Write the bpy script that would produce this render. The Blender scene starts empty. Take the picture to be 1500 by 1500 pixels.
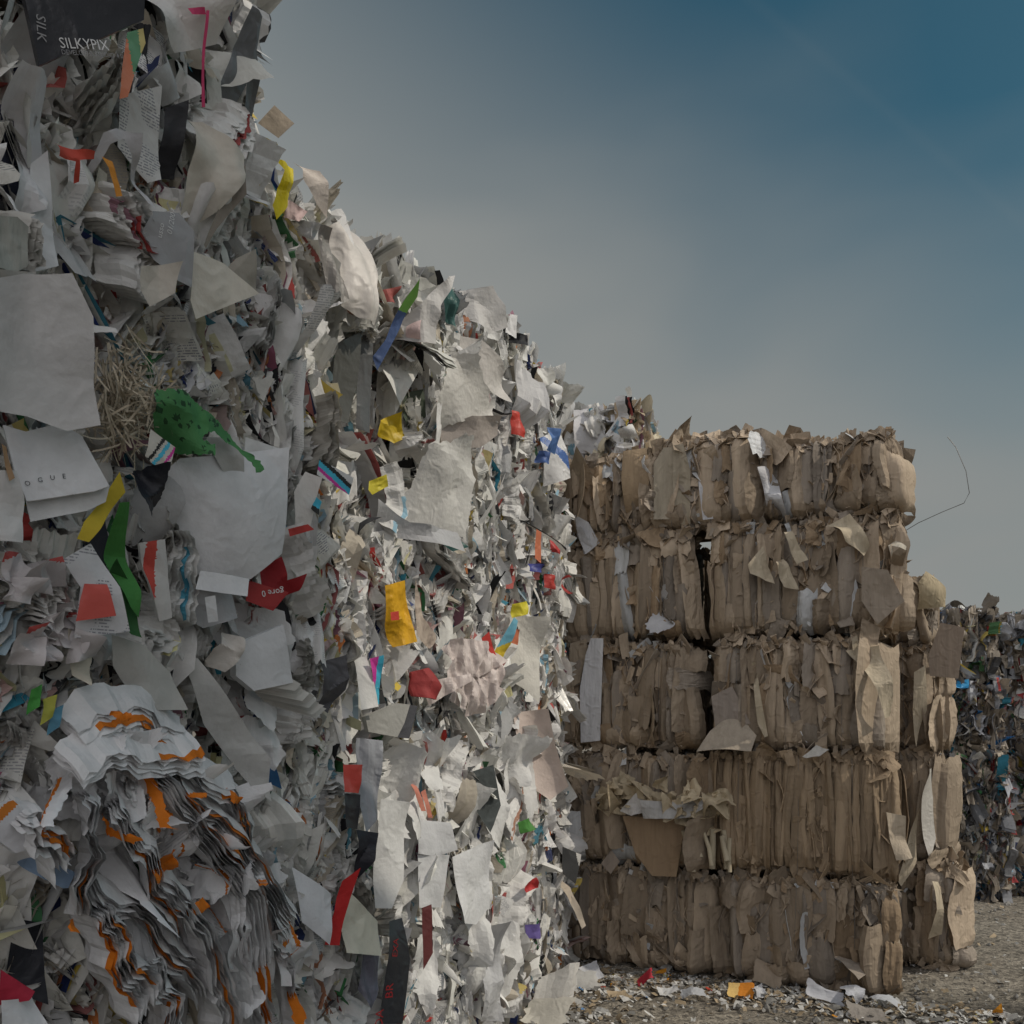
import bpy, math, random
import numpy as np
from mathutils import Vector, Matrix
from mathutils.geometry import delaunay_2d_cdt

R = math.radians
rng = np.random.default_rng(11)
random.seed(11)
S = bpy.context.scene
COL = S.collection

# ------------------------------------------------------------------ camera
CAM_Z, F, CX, HY = 2.7, 1300.0, 750.0, 1050.0
cd = bpy.data.cameras.new('camera'); cam = bpy.data.objects.new('camera', cd); COL.objects.link(cam)
cam.location = (0, 0, CAM_Z); cam.rotation_euler = (R(90), 0, 0)
cd.sensor_width = 36; cd.lens = 36 * F / 1500; cd.shift_y = (HY - 750) / 1500
cd.clip_end = 2000; cd.clip_start = 0.05
S.camera = cam

SUN_AZ, SUN_EL = -18.0, 43.0     # degrees from +X, counter-clockwise

# ------------------------------------------------------------------ materials
def mat(name, rough=0.7, spec=0.3, translucent=0.0, printed=False, bump=0.25, bscale=60, dirt=0.2, coat=0.0, stretch=0.0):
    m = bpy.data.materials.new(name); m.use_nodes = True
    nt = m.node_tree; N = nt.nodes; L = nt.links
    N.clear()
    out = N.new('ShaderNodeOutputMaterial'); p = N.new('ShaderNodeBsdfPrincipled')
    p.inputs['Roughness'].default_value = rough
    p.inputs['Specular IOR Level'].default_value = spec
    p.inputs['Coat Weight'].default_value = coat
    at = N.new('ShaderNodeAttribute'); at.attribute_name = 'Col'
    geo = N.new('ShaderNodeNewGeometry')
    nz = N.new('ShaderNodeTexNoise'); nz.inputs['Scale'].default_value = 7; nz.inputs['Detail'].default_value = 7
    nz.inputs['Roughness'].default_value = 0.65
    L.new(geo.outputs['Position'], nz.inputs['Vector'])
    mr = N.new('ShaderNodeMapRange'); mr.inputs['From Min'].default_value = 0.35; mr.inputs['From Max'].default_value = 0.7
    mr.inputs['To Min'].default_value = 1.0; mr.inputs['To Max'].default_value = 1.0 - dirt
    L.new(nz.outputs['Fac'], mr.inputs['Value'])
    mul = N.new('ShaderNodeMix'); mul.data_type = 'RGBA'; mul.blend_type = 'MULTIPLY'; mul.inputs[0].default_value = 1
    L.new(at.outputs['Color'], mul.inputs[6]); L.new(mr.outputs['Result'], mul.inputs[7])
    colsock = mul.outputs[2]
    if printed:
        uv = N.new('ShaderNodeAttribute'); uv.attribute_name = 'puv'
        sep = N.new('ShaderNodeSeparateXYZ'); L.new(uv.outputs['Vector'], sep.inputs[0])
        def math_(op, a, b=None):
            n = N.new('ShaderNodeMath'); n.operation = op
            for i, v in enumerate((a, b)):
                if v is None: continue
                if isinstance(v, (int, float)): n.inputs[i].default_value = v
                else: L.new(v, n.inputs[i])
            return n.outputs[0]
        ly = math_('FRACT', math_('MULTIPLY', sep.outputs['Y'], 90.0))
        line = math_('LESS_THAN', ly, 0.45)
        wn = N.new('ShaderNodeTexNoise'); wn.inputs['Scale'].default_value = 1; wn.inputs['Detail'].default_value = 2
        cmb = N.new('ShaderNodeCombineXYZ')
        L.new(math_('MULTIPLY', sep.outputs['X'], 130.0), cmb.inputs[0])
        L.new(math_('MULTIPLY', math_('FLOOR', math_('MULTIPLY', sep.outputs['Y'], 90.0)), 7.3), cmb.inputs[1])
        L.new(cmb.outputs[0], wn.inputs['Vector'])
        word = math_('GREATER_THAN', wn.outputs['Fac'], 0.45)
        bn = N.new('ShaderNodeTexNoise'); bn.inputs['Scale'].default_value = 9; bn.inputs['Detail'].default_value = 0
        L.new(uv.outputs['Vector'], bn.inputs['Vector'])
        block = math_('GREATER_THAN', bn.outputs['Fac'], 0.5)
        k = math_('MULTIPLY', math_('MULTIPLY', line, word), math_('MULTIPLY', block, at.outputs['Alpha']))
        mx = N.new('ShaderNodeMix'); mx.data_type = 'RGBA'
        L.new(k, mx.inputs[0]); L.new(colsock, mx.inputs[6]); mx.inputs[7].default_value = (0.28, 0.28, 0.3, 1)
        colsock = mx.outputs[2]
    L.new(colsock, p.inputs['Base Color'])
    bn2 = N.new('ShaderNodeTexNoise'); bn2.inputs['Scale'].default_value = bscale; bn2.inputs['Detail'].default_value = 4
    if stretch:      # fluting and rubbed streaks run up the boards
        mpp = N.new('ShaderNodeMapping'); mpp.inputs['Scale'].default_value = (1, 1, stretch)
        L.new(geo.outputs['Position'], mpp.inputs['Vector']); L.new(mpp.outputs[0], bn2.inputs['Vector']); L.new(mpp.outputs[0], nz.inputs['Vector']); nz.inputs['Scale'].default_value = 14
    else: L.new(geo.outputs['Position'], bn2.inputs['Vector'])
    bp = N.new('ShaderNodeBump'); bp.inputs['Strength'].default_value = bump; bp.inputs['Distance'].default_value = 0.01
    L.new(bn2.outputs['Fac'], bp.inputs['Height'])
    wn2 = N.new('ShaderNodeTexNoise'); wn2.inputs['Scale'].default_value = 9; wn2.inputs['Detail'].default_value = 3; wn2.inputs['Distortion'].default_value = 1.2
    wn2.noise_type = 'RIDGED_MULTIFRACTAL'
    L.new(geo.outputs['Position'], wn2.inputs['Vector'])
    bp2 = N.new('ShaderNodeBump'); bp2.inputs['Strength'].default_value = bump * .9; bp2.inputs['Distance'].default_value = 0.03
    L.new(wn2.outputs['Fac'], bp2.inputs['Height']); L.new(bp.outputs['Normal'], bp2.inputs['Normal']); L.new(bp2.outputs['Normal'], p.inputs['Normal'])
    sh = p.outputs[0]
    if translucent:
        t = N.new('ShaderNodeBsdfTranslucent'); L.new(colsock, t.inputs['Color'])
        ms = N.new('ShaderNodeMixShader'); ms.inputs[0].default_value = translucent
        L.new(sh, ms.inputs[1]); L.new(t.outputs[0], ms.inputs[2]); sh = ms.outputs[0]
    L.new(sh, out.inputs['Surface'])
    return m

M_PAPER = mat('paper', 0.65, 0.25, 0.14, True, 0.32, 45, 0.18)
M_GLOSS = mat('glossy_print', 0.3, 0.5, 0.0, True, 0.25, 30, 0.12)
M_FILM = mat('plastic_film', 0.45, 0.35, 0.12, False, 0.5, 22, 0.2)
M_CARD = mat('cardboard', 0.85, 0.15, 0.0, False, 0.55, 55, 0.28, stretch=.12)
M_CORE = mat('packed_waste', 0.9, 0.1, 0.0, False, 0.6, 25, 0.4)

def flatmat(name, col, rough=0.6, metal=0.0):
    m = bpy.data.materials.new(name); m.use_nodes = True
    nt = m.node_tree; p = nt.nodes['Principled BSDF']
    nz = nt.nodes.new('ShaderNodeTexNoise'); nz.inputs['Scale'].default_value = 12; nz.inputs['Detail'].default_value = 6
    rp = nt.nodes.new('ShaderNodeValToRGB')
    rp.color_ramp.elements[0].color = (*[c * 0.75 for c in col], 1); rp.color_ramp.elements[1].color = (*[min(1, c * 1.2) for c in col], 1)
    nt.links.new(nz.outputs['Fac'], rp.inputs[0]); nt.links.new(rp.outputs[0], p.inputs['Base Color'])
    p.inputs['Roughness'].default_value = rough; p.inputs['Metallic'].default_value = metal
    return m
M_WIRE = flatmat('steel_wire', (0.2, 0.19, 0.18), 0.4, 0.8)
M_INKW = flatmat('white_ink', (0.7, 0.7, 0.7)); M_INKK = flatmat('black_ink', (0.03, 0.03, 0.035)); M_INKR = flatmat('red_ink', (0.5, 0.03, 0.03))
M_INKG = flatmat('grey_ink', (0.3, 0.3, 0.31))
M_STEEL = flatmat('painted_steel', (0.5, 0.52, 0.54), 0.5)
M_DARKSTEEL = flatmat('dark_steel', (0.12, 0.13, 0.14), 0.5)

# ------------------------------------------------------------------ mesh builder
class MB:
    def __init__(s):
        s.v = []; s.f3 = []; s.f4 = []; s.c3 = []; s.c4 = []; s.uv = []; s.n = 0
    def add(s, v, f, col, uv=None):
        v = np.asarray(v, np.float32); f = np.asarray(f, np.int32)
        col = np.asarray(col, np.float32)
        if col.ndim == 1: col = np.tile(col, (len(f), 1))
        if col.shape[1] == 3: col = np.hstack([col, np.zeros((len(col), 1), np.float32)])
        s.v.append(v); (s.f4 if f.shape[1] == 4 else s.f3).append(f + s.n)
        (s.c4 if f.shape[1] == 4 else s.c3).append(col)
        s.uv.append(np.zeros((len(v), 3), np.float32) if uv is None else np.hstack([uv, np.zeros((len(v), 1))]).astype(np.float32))
        s.n += len(v)
    def build(s, name, material, parent=None, smooth=False):
        me = bpy.data.meshes.new(name)
        v = np.vstack(s.v); uv = np.vstack(s.uv)
        f4 = np.vstack(s.f4) if s.f4 else np.zeros((0, 4), np.int32); f3 = np.vstack(s.f3) if s.f3 else np.zeros((0, 3), np.int32)
        cols = np.vstack(s.c4 + s.c3)
        me.vertices.add(len(v)); me.vertices.foreach_set('co', v.ravel())
        me.loops.add(f4.size + f3.size); me.loops.foreach_set('vertex_index', np.concatenate([f4.ravel(), f3.ravel()]))
        nf = len(f4) + len(f3); me.polygons.add(nf)
        st = np.concatenate([np.arange(len(f4)) * 4, f4.size + np.arange(len(f3)) * 3]).astype(np.int32)
        me.polygons.foreach_set('loop_start', st)
        me.polygons.foreach_set('use_smooth', np.full(nf, smooth))
        me.update(calc_edges=True)
        a = me.attributes.new('Col', 'FLOAT_COLOR', 'FACE'); a.data.foreach_set('color', cols.ravel())
        b = me.attributes.new('puv', 'FLOAT_VECTOR', 'POINT'); b.data.foreach_set('vector', uv.ravel())
        me.materials.append(material)
        o = bpy.data.objects.new(name, me); COL.objects.link(o)
        if parent is not None: o.parent = parent
        return o

def gridfaces(nu, nv):
    i = np.arange(nv)[:, None] * (nu + 1) + np.arange(nu)[None, :]
    i = i.ravel()
    return np.stack([i, i + 1, i + nu + 2, i + nu + 1], 1)
GF = {}
def gf(nu, nv):
    if (nu, nv) not in GF: GF[(nu, nv)] = gridfaces(nu, nv)
    return GF[(nu, nv)]

def ridges(u, v, n, amp, size, vert=0.0):
    z = np.zeros_like(u)
    for _ in range(n):
        th = rng.uniform(0, math.pi)
        if rng.random() < vert: th = rng.normal(0, 0.25)
        d = (u * math.cos(th) + v * math.sin(th)) - rng.uniform(-.45, .45) * size
        k = rng.normal(0, amp) * np.abs(d)
        if _ % 2:      # half of the creases are short
            k = k * 1.6 * np.exp(-(((-u * math.sin(th) + v * math.cos(th)) - rng.uniform(-.4, .4) * size) / (.3 * size)) ** 2)
        z += k
    return z

def bendxy(x, y, z, th, k):
    c, s_ = math.cos(th), math.sin(th)
    ext = max(1e-4, float(np.max(np.abs(x * c + y * s_)))); k = max(-2.2 / ext, min(2.2 / ext, k))
    t = x * c + y * s_; q = -x * s_ + y * c
    if abs(k) > 1e-4:
        t2 = np.sin(k * t) / k; z = z * np.cos(k * t) + (1 - np.cos(k * t)) / k; t2 = t2 - 0
        t = t2
    return t * c - q * s_, t * s_ + q * c, z

def sheet_local(w, h, nu, nv, crump=0.2, ncr=4, bend=0.0, bth=0.0, torn=0.05, vert=0.3, taper=0.0):
    U, V = np.meshgrid(np.linspace(-.5, .5, nu + 1), np.linspace(-.5, .5, nv + 1))
    u = U.ravel().copy(); v = V.ravel().copy()
    # ragged outline, skewed corners
    if torn > 0:
        edge = (np.abs(np.abs(u) - .5) < 1e-6) | (np.abs(np.abs(v) - .5) < 1e-6)
        u = np.where(edge, u * (1 - np.abs(rng.normal(0, torn, u.shape))), u + rng.normal(0, torn * .2, u.shape))
        v = np.where(edge, v * (1 - np.abs(rng.normal(0, torn, v.shape))), v)
    sk = rng.normal(0, 0.12); tp = 1 + taper * v
    x = (u * tp + sk * v) * w; y = (v + rng.normal(0, .08) * u) * h
    size = max(w, h)
    z = ridges(x, y, ncr, crump, size, vert)
    z -= z.mean()
    x2, y2, z2 = bendxy(x, y, z, bth, bend)
    return np.stack([x2, y2, z2], 1), np.stack([x, y], 1)

def frame(n, up=(0, 0, 1), roll=0.0):
    n = np.asarray(n, float); n = n / np.linalg.norm(n)
    up = np.asarray(up, float)
    r = np.cross(up, n)
    if np.linalg.norm(r) < 1e-3: r = np.cross((1, 0, 0), n)
    r /= np.linalg.norm(r); u = np.cross(n, r)
    c, s_ = math.cos(roll), math.sin(roll)
    return np.stack([r * c + u * s_, -r * s_ + u * c, n], 0)      # rows: x axis, y axis, normal

def place(local, M, p):
    return local @ M + np.asarray(p)

def thick_sheet(mb, local, M, p, nu, nv, t, col, edgecol):
    """board with real thickness: front, back and a rim"""
    n = M[2]
    a = place(local, M, p); b = a - n * t
    k = len(a); f = gf(nu, nv)
    mb.add(np.vstack([a, b]), np.vstack([f, f[:, ::-1] + k]), np.vstack([np.tile(col, (len(f), 1)), np.tile(np.asarray(col) * .95, (len(f), 1))]))
    idx = list(range(nu + 1)) + [(nu + 1) * j + nu for j in range(1, nv + 1)] + [(nu + 1) * nv + i for i in range(nu - 1, -1, -1)] + [(nu + 1) * j for j in range(nv - 1, 0, -1)]
    idx = np.array(idx); nx = np.roll(idx, -1)
    m = len(idx)
    mb.add(np.vstack([a[idx], b[idx]]), np.stack([np.arange(m), (np.arange(m) + m), np.roll(np.arange(m), -1) + m, np.roll(np.arange(m), -1)], 1), edgecol)

# ------------------------------------------------------------------ colours (real-world base colours)
WHITE = (0.80, 0.79, 0.77)
def paper_colour(accent=0.06):
    r = rng.random()
    if r < accent:
        c = [(0.62, .05, .04), (0.75, .22, .03), (0.8, .58, .04), (0.05, .35, .5), (0.4, .12, .2), (0.06, .26, .09), (0.04, .07, .25), (0.03, .03, .035), (0.03, .03, .035), (0.12, .12, .13),
             (.55, .12, .1), (.7, .45, .42), (.3, .55, .7), (.75, .7, .35)][rng.integers(14)]
        c = np.array(c); g = c.mean(); return (g + (c - g) * rng.uniform(.45, .95)) * rng.uniform(.7, 1.1)
    if r < accent + .07: return np.array((0.56, .5, .41)) * rng.uniform(.8, 1.2)
    if r < accent + .17: return np.array((0.55, .55, .55)) * rng.uniform(.65, 1.2)
    w = rng.uniform(.84, 1.06)
    return np.clip(np.array((0.82, .807, .78)) * w + np.array((0, 0, rng.uniform(-.03, .02))), 0, .88)

def card_colour(grey=0.22):
    r = rng.random()
    if r < .025: return np.array((.62, .63, .64)) * rng.uniform(.8, 1.1)
    if r < grey: return np.array((.34, .29, .24)) * rng.uniform(.75, 1.2)
    if r < grey + .12: return np.array((.38, .28, .185)) * rng.uniform(.8, 1.1)
    return np.array((.45, .36, .268)) * rng.uniform(.68, 1.22)

def waste_colour():
    r = rng.random()
    if r < .12: return np.array([(.02, .12, .3), (.35, .05, .05), (.05, .25, .35), (.4, .3, .06), (.5, .5, .5), (.6, .6, .58), (.1, .22, .1)][rng.integers(7)])
    if r < .5: return np.array((.26, .265, .28)) * rng.uniform(.45, 2.0)
    return np.array((.36, .31, .25)) * rng.uniform(.5, 1.5)

# ------------------------------------------------------------------ things
def thing(name, label, cat, loc=(0, 0, 0), rz=0.0, group=None):
    o = bpy.data.objects.new(name, None); COL.objects.link(o)
    o.location = loc; o.rotation_euler = (0, 0, rz); o.empty_display_size = .2
    o['label'] = label; o['category'] = cat
    if group: o['group'] = group
    return o

class Bale:
    def __init__(s, root, L, D, H, loc, rz, kind):
        s.root, s.L, s.D, s.H, s.kind = root, L, D, H, kind
        s.loc = np.array(loc); s.rz = rz
        c, n = math.cos(rz), math.sin(rz)
        s.Rm = np.array([[c, n, 0], [-n, c, 0], [0, 0, 1]])      # rows = local axes in world
    def to_local(s, p): return (np.asarray(p) - s.loc) @ s.Rm.T
    def vec_local(s, v): return np.asarray(v) @ s.Rm.T

def box_core(b, inset, col_fn, seg=0.16, amp=0.04, name='packed_core'):
    """lumpy compressed block a little behind the loose faces"""
    mb = MB(); L, D, H = b.L - 2 * inset, b.D - 2 * inset, b.H - 2 * inset * .55
    c0 = np.array((0, 0, b.H / 2))
    faces = [((0, -1, 0), (1, 0, 0), L, H, D), ((0, 1, 0), (-1, 0, 0), L, H, D), ((1, 0, 0), (0, 1, 0), D, H, L), ((-1, 0, 0), (0, -1, 0), D, H, L), ((0, 0, 1), (1, 0, 0), L, D, H), ((0, 0, -1), (-1, 0, 0), L, D, H)]
    for n, u, a, h, d in faces:
        n = np.array(n, float); u = np.array(u, float); v = np.cross(n, u)
        nu = max(3, int(a / seg)); nv = max(3, int(h / seg))
        A, B = np.meshgrid(np.linspace(-.5, .5, nu + 1), np.linspace(-.5, .5, nv + 1))
        A = A.ravel(); B = B.ravel()
        edge = np.maximum(np.abs(A), np.abs(B)) > .499
        off = np.where(edge, 0, np.abs(rng.normal(0, amp, A.shape)))
        rnd = 1 - .04 * (np.abs(2 * A) ** 4 + np.abs(2 * B) ** 4) * 0
        P = c0 + n * (d / 2 - off)[:, None] + u * (A * a * rnd)[:, None] + v * (B * h * rnd)[:, None]
        f = gf(nu, nv)
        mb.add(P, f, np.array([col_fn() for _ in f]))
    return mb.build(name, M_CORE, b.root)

FRONT = lambda b: (np.array((0, -b.D / 2, b.H / 2)), np.array((1., 0, 0)), np.array((0, 0, 1.)), np.array((0, -1., 0)), b.L, b.H)
RIGHT = lambda b: (np.array((b.L / 2, 0, b.H / 2)), np.array((0, 1., 0)), np.array((0, 0, 1.)), np.array((1., 0, 0)), b.D, b.H)
LEFT = lambda b: (np.array((-b.L / 2, 0, b.H / 2)), np.array((0, -1., 0)), np.array((0, 0, 1.)), np.array((-1., 0, 0)), b.D, b.H)
TOP = lambda b: (np.array((0, 0, b.H)), np.array((1., 0, 0)), np.array((0, 1., 0)), np.array((0, 0, 1.)), b.L, b.D)

def face_pt(fr, su=1.0, sv=1.0):
    O, U, V, N, a, h = fr
    x, y = rng.uniform(-.5, .5) * su, rng.uniform(-.5, .5) * sv
    round_ = -.09 * (abs(2 * x) ** 5 + abs(2 * y) ** 5)
    return O + U * x * a + V * y * h + N * round_, x, y

def paper_piece(mb, fr, kind, size, colfn, off=0.0, print_p=.18):
    O, U, V, N, a, h = fr
    p, x, y = face_pt(fr)
    vertical = abs(N[2]) < .5
    up = V if vertical else U
    def tuck(ln):
        over = abs(y) * h + ln * .42 - h / 2 - .03
        return -up * math.copysign(over, y) if (vertical and over > 0 and ln < h) else up * 0
    if kind == 'drape':              # long sheet squeezed into upright folds
        w = size * rng.uniform(.5, 1.0); hh = size * rng.uniform(1.4, 3.0) * (1 if vertical else .5); p = p + tuck(hh)
        n = N + U * rng.normal(0, .38) + up * rng.normal(0, .18)
        M = frame(n, up, rng.normal(0, .22)); nu, nv = 12, 7
        lo, uv = sheet_local(w, hh, nu, nv, .22, 6, rng.normal(0, 1.2), math.pi / 2, .06, .5)
        a_ = w * rng.uniform(.06, .16); f_ = rng.uniform(8, 20) / w; g_ = rng.uniform(-1, 1) * 6 / hh
        tri = np.abs(((uv[:, 0] * f_ + uv[:, 1] * g_ + rng.uniform(0, 6)) / math.pi) % 2 - 1)
        lo[:, 2] += a_ * (tri * 2 - 1)
        P = place(lo, M, p + N * (off + rng.uniform(-.05, .03)))
    elif kind == 'bundle':           # several sheets squeezed side by side, rims outwards
        ln = size * rng.uniform(1.6, 4.2) * (1 if vertical else .35); p = p + tuck(ln); dep = .12; nl = int(rng.integers(3, 8)); nu, nv = 11, 2
        phi = rng.normal(0, .3)
        e = up * math.cos(phi) + U * math.sin(phi); z_ = np.cross(e, N)
        M = np.stack([e, N, z_], 0)
        T, Dp = np.meshgrid(np.linspace(-.5, .5, nu + 1), np.linspace(-.5, .5, nv + 1)); T = T.ravel(); Dp = Dp.ravel()
        wan = sum(rng.normal(0, .055) * ln * np.sin(T * rng.uniform(4, 16) + rng.uniform(0, 6)) / (1 + q_) for q_ in range(3)) + ridges(T * ln, T * 0, 3, .3, ln, 1.0)
        sp = rng.uniform(.005, .014); c0 = colfn(); lean_ = rng.normal(0, .5)
        for k in range(nl):
            pr = rng.normal(0, .012) + rng.normal(0, .007, nu + 1)
            pr = np.tile(pr, nv + 1) * (Dp > .2)
            z = wan + (k - nl / 2) * sp * (1 + rng.uniform(-.5, 1.2) * T) + Dp * dep * lean_ + rng.normal(0, .0025, T.shape)
            lo = np.stack([T * ln * rng.uniform(.8, 1.0), Dp * dep + pr, z], 1)
            f = gf(nu, nv); c = c0 * rng.uniform(.85, 1.08) if rng.random() < .85 else colfn()
            cols = np.tile(np.append(np.clip(c, 0, .88), 0), (len(f), 1))
            if rng.random() < .12: cols[nu * (nv - 1):, :3] = paper_colour(1.0)
            mb.add(place(lo, M, p + N * (off - .035 + rng.normal(0, .012))), f, cols)
        return
    elif kind == 'edge':               # sheet squeezed edge-on, its rim pokes out of the bale
        dep = rng.uniform(.09, .17); hh = size * rng.uniform(1.2, 3.2) * (1 if vertical else .4); p = p + tuck(hh)
        n = U * math.copysign(1, rng.normal()) + up * rng.normal(0, .35) + N * rng.normal(0, .35)
        M = frame(n, N, rng.normal(0, .35)); M = np.stack([M[1], -M[0], M[2]], 0) if False else M
        # frame: y axis along N (outwards), x axis along the face
        nu = 8 if hh > .15 else 5; nv = 3
        lo, uv = sheet_local(hh, dep, nu, nv, .45, 4, rng.normal(0, 3), 0, .1, .6)
        P = place(lo, M, p + N * (off - .025 + rng.normal(0, .02)))
    elif kind == 'curl':
        w = size * rng.uniform(.12, .35); hh = size * rng.uniform(.8, 1.6)
        n = N + U * rng.normal(0, .5) + up * rng.normal(0, .4)
        M = frame(n, up, rng.normal(0, .7)); nu, nv = 2, 9
        lo, uv = sheet_local(w, hh, nu, nv, .25, 2, rng.normal(0, 6), math.pi / 2 + rng.normal(0, .3), .08, 0)
        P = place(lo, M, p + N * (off + rng.uniform(-.03, .05)))
    else:
        w = size * rng.uniform(.4, .95); hh = size * rng.uniform(.9, 1.9)
        n = N + U * rng.normal(0, .42) + up * rng.normal(.03, .22)
        M = frame(n, up, rng.normal(0, .38))
        k = 6 if size < .13 else (10 if size < .25 else 15)
        nu, nv = k, k
        lo, uv = sheet_local(w, hh, nu, nv, rng.uniform(.12, .42), rng.integers(6, 12), rng.normal(0, 2.2) / max(.3, size * 3), rng.uniform(0, 3.14), rng.uniform(.02, .12), .4)
        P = place(lo, M, p + N * (off + rng.uniform(-.05, .02)))
    f = gf(nu, nv)
    c = colfn()
    if kind in ('face', 'drape') and c.max() - c.min() > .25 and rng.random() < .6: c = colfn()
    al = rng.uniform(.3, .8) if rng.random() < print_p else 0.0
    cols = np.tile(np.append(c, al), (len(f), 1))
    if rng.random() < .04 and kind != 'edge':        # a printed block of colour
        cc = paper_colour(1.0); ii = np.arange(len(f)); r_, q_ = ii // nu, ii % nu
        r0, q0 = rng.integers(0, nv), rng.integers(0, nu)
        m = (r_ >= r0) & (r_ < r0 + max(1, nv // 3)) & (q_ >= q0) & (q_ < q0 + max(1, nu // 2))
        cols[m, :3] = cc
    if kind == 'edge' and rng.random() < .22:
        ii = np.arange(len(f)) // nu; cols[ii == nv - 1, :3] = paper_colour(1.0)
    mb.add(P, f, cols, uv + rng.uniform(0, 5, 2))

def magazine(b, p, n, w, h, roll, layers, col=WHITE, cover=None, bend=2.0, fan=.012, name='magazine', crump=.06):
    mb = MB(); M = frame(n, (0, 0, 1), roll); nu, nv = 8, 8
    lo, uv = sheet_local(w, h, nu, nv, crump, 3, bend, rng.uniform(-.3, .3), .0, .2)
    for k in range(layers):
        l2 = lo.copy(); l2[:, 2] -= k * rng.uniform(.004, .009) * (1 + .8 * np.abs(uv[:, 0] / w))
        l2[:, 0] += rng.normal(0, fan); l2[:, 1] += rng.normal(0, fan)
        l2 += rng.normal(0, .0012, l2.shape)
        f = gf(nu, nv); c = np.array(col) * rng.uniform(.8, 1.0)
        cols = np.tile(np.append(c, 1.0 if k == 0 and cover is None else 0), (len(f), 1))
        if k == 0 and cover is not None:
            i = np.arange(len(f)); m = (i // nu >= 2) & (i // nu < 6) & (i % nu >= 1) & (i % nu < 7); cols[m, :3] = cover
        mb.add(place(l2, M, p), f, cols, uv)
    return mb.build(name, M_PAPER, b.root)

def fill_paper(b, n_sheets, n_scraps, fronts, big=.30, accent=.11, colfn=None, scrapsize=.1, name='paper_sheet', sname='paper_scraps', off=0.0):
    colfn = colfn or (lambda: paper_colour(accent))
    tot = sum(fr[4] * fr[5] for fr in fronts)
    for fr in fronts:
        share = fr[4] * fr[5] / tot
        for _ in range(int(n_sheets * share)):
            mb = MB(); k = rng.random()
            if k < .12:
                p, x, y = face_pt(fr, .9, .9); n = fr[3] + fr[1] * rng.normal(0, .5) + fr[2] * rng.normal(.1, .5)
                magazine(b, p + fr[3] * .02, n, rng.uniform(.14, .24), rng.uniform(.18, .32), rng.normal(0, .6), int(rng.integers(4, 9)), paper_colour(0), paper_colour(1) if rng.random() < .4 else None, rng.normal(0, 3))
                continue
            kd = 'bundle' if k < .22 else ('edge' if k < .32 else ('drape' if k < .64 else 'face'))
            paper_piece(mb, fr, kd, rng.uniform(.13, big), colfn, off)
            mb.build(name, M_GLOSS if rng.random() < .15 else M_PAPER, b.root, smooth=rng.random() < .5)
        mb = MB()
        for _ in range(int(n_scraps * share)):
            r = rng.random()
            kd = 'bundle' if r < .30 else ('edge' if r < .5 else ('curl' if r < .57 else ('drape' if r < .80 else 'face')))
            paper_piece(mb, fr, kd, scrapsize * math.exp(rng.normal(0, .45)), colfn, off, .08)
        if mb.n:
            o = mb.build(sname, M_PAPER, b.root); o['kind'] = 'stuff'

def wire_loop(b, x, front=True):
    """a tie wire round the bale, over top, front, bottom and back"""
    pts = []
    e = .015
    for (y, z) in ((-b.D / 2 - e, .03), (-b.D / 2 - e - .02, b.H / 2), (-b.D / 2 - e, b.H - .05), (-b.D / 2 + .06, b.H + e), (b.D / 2 - .06, b.H + e), (b.D / 2 + e, b.H - .05), (b.D / 2 + e, .05), (b.D / 2 - .08, .01), (-b.D / 2 + .08, .01)):
        pts.append((x + rng.normal(0, .006), y, z))
    return tube(pts + [pts[0]], .0022, 'baling_wire', b.root)

def tube(pts, r, name, parent, material=None, col=(0.2, .2, .2), n=5):
    pts = np.array(pts, float); mb = MB(); k = len(pts)
    V = []
    for i in range(k):
        d = pts[min(i + 1, k - 1)] - pts[max(i - 1, 0)]; M = frame(d, (0.3, .2, 1))
        for j in range(n):
            a = 2 * math.pi * j / n; V.append(pts[i] + r * (math.cos(a) * M[0] + math.sin(a) * M[1]))
    Fq = [[i * n + j, i * n + (j + 1) % n, (i + 1) * n + (j + 1) % n, (i + 1) * n + j] for i in range(k - 1) for j in range(n)]
    mb.add(V, Fq, col)
    return mb.build(name, material or M_WIRE, parent, smooth=True)

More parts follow.
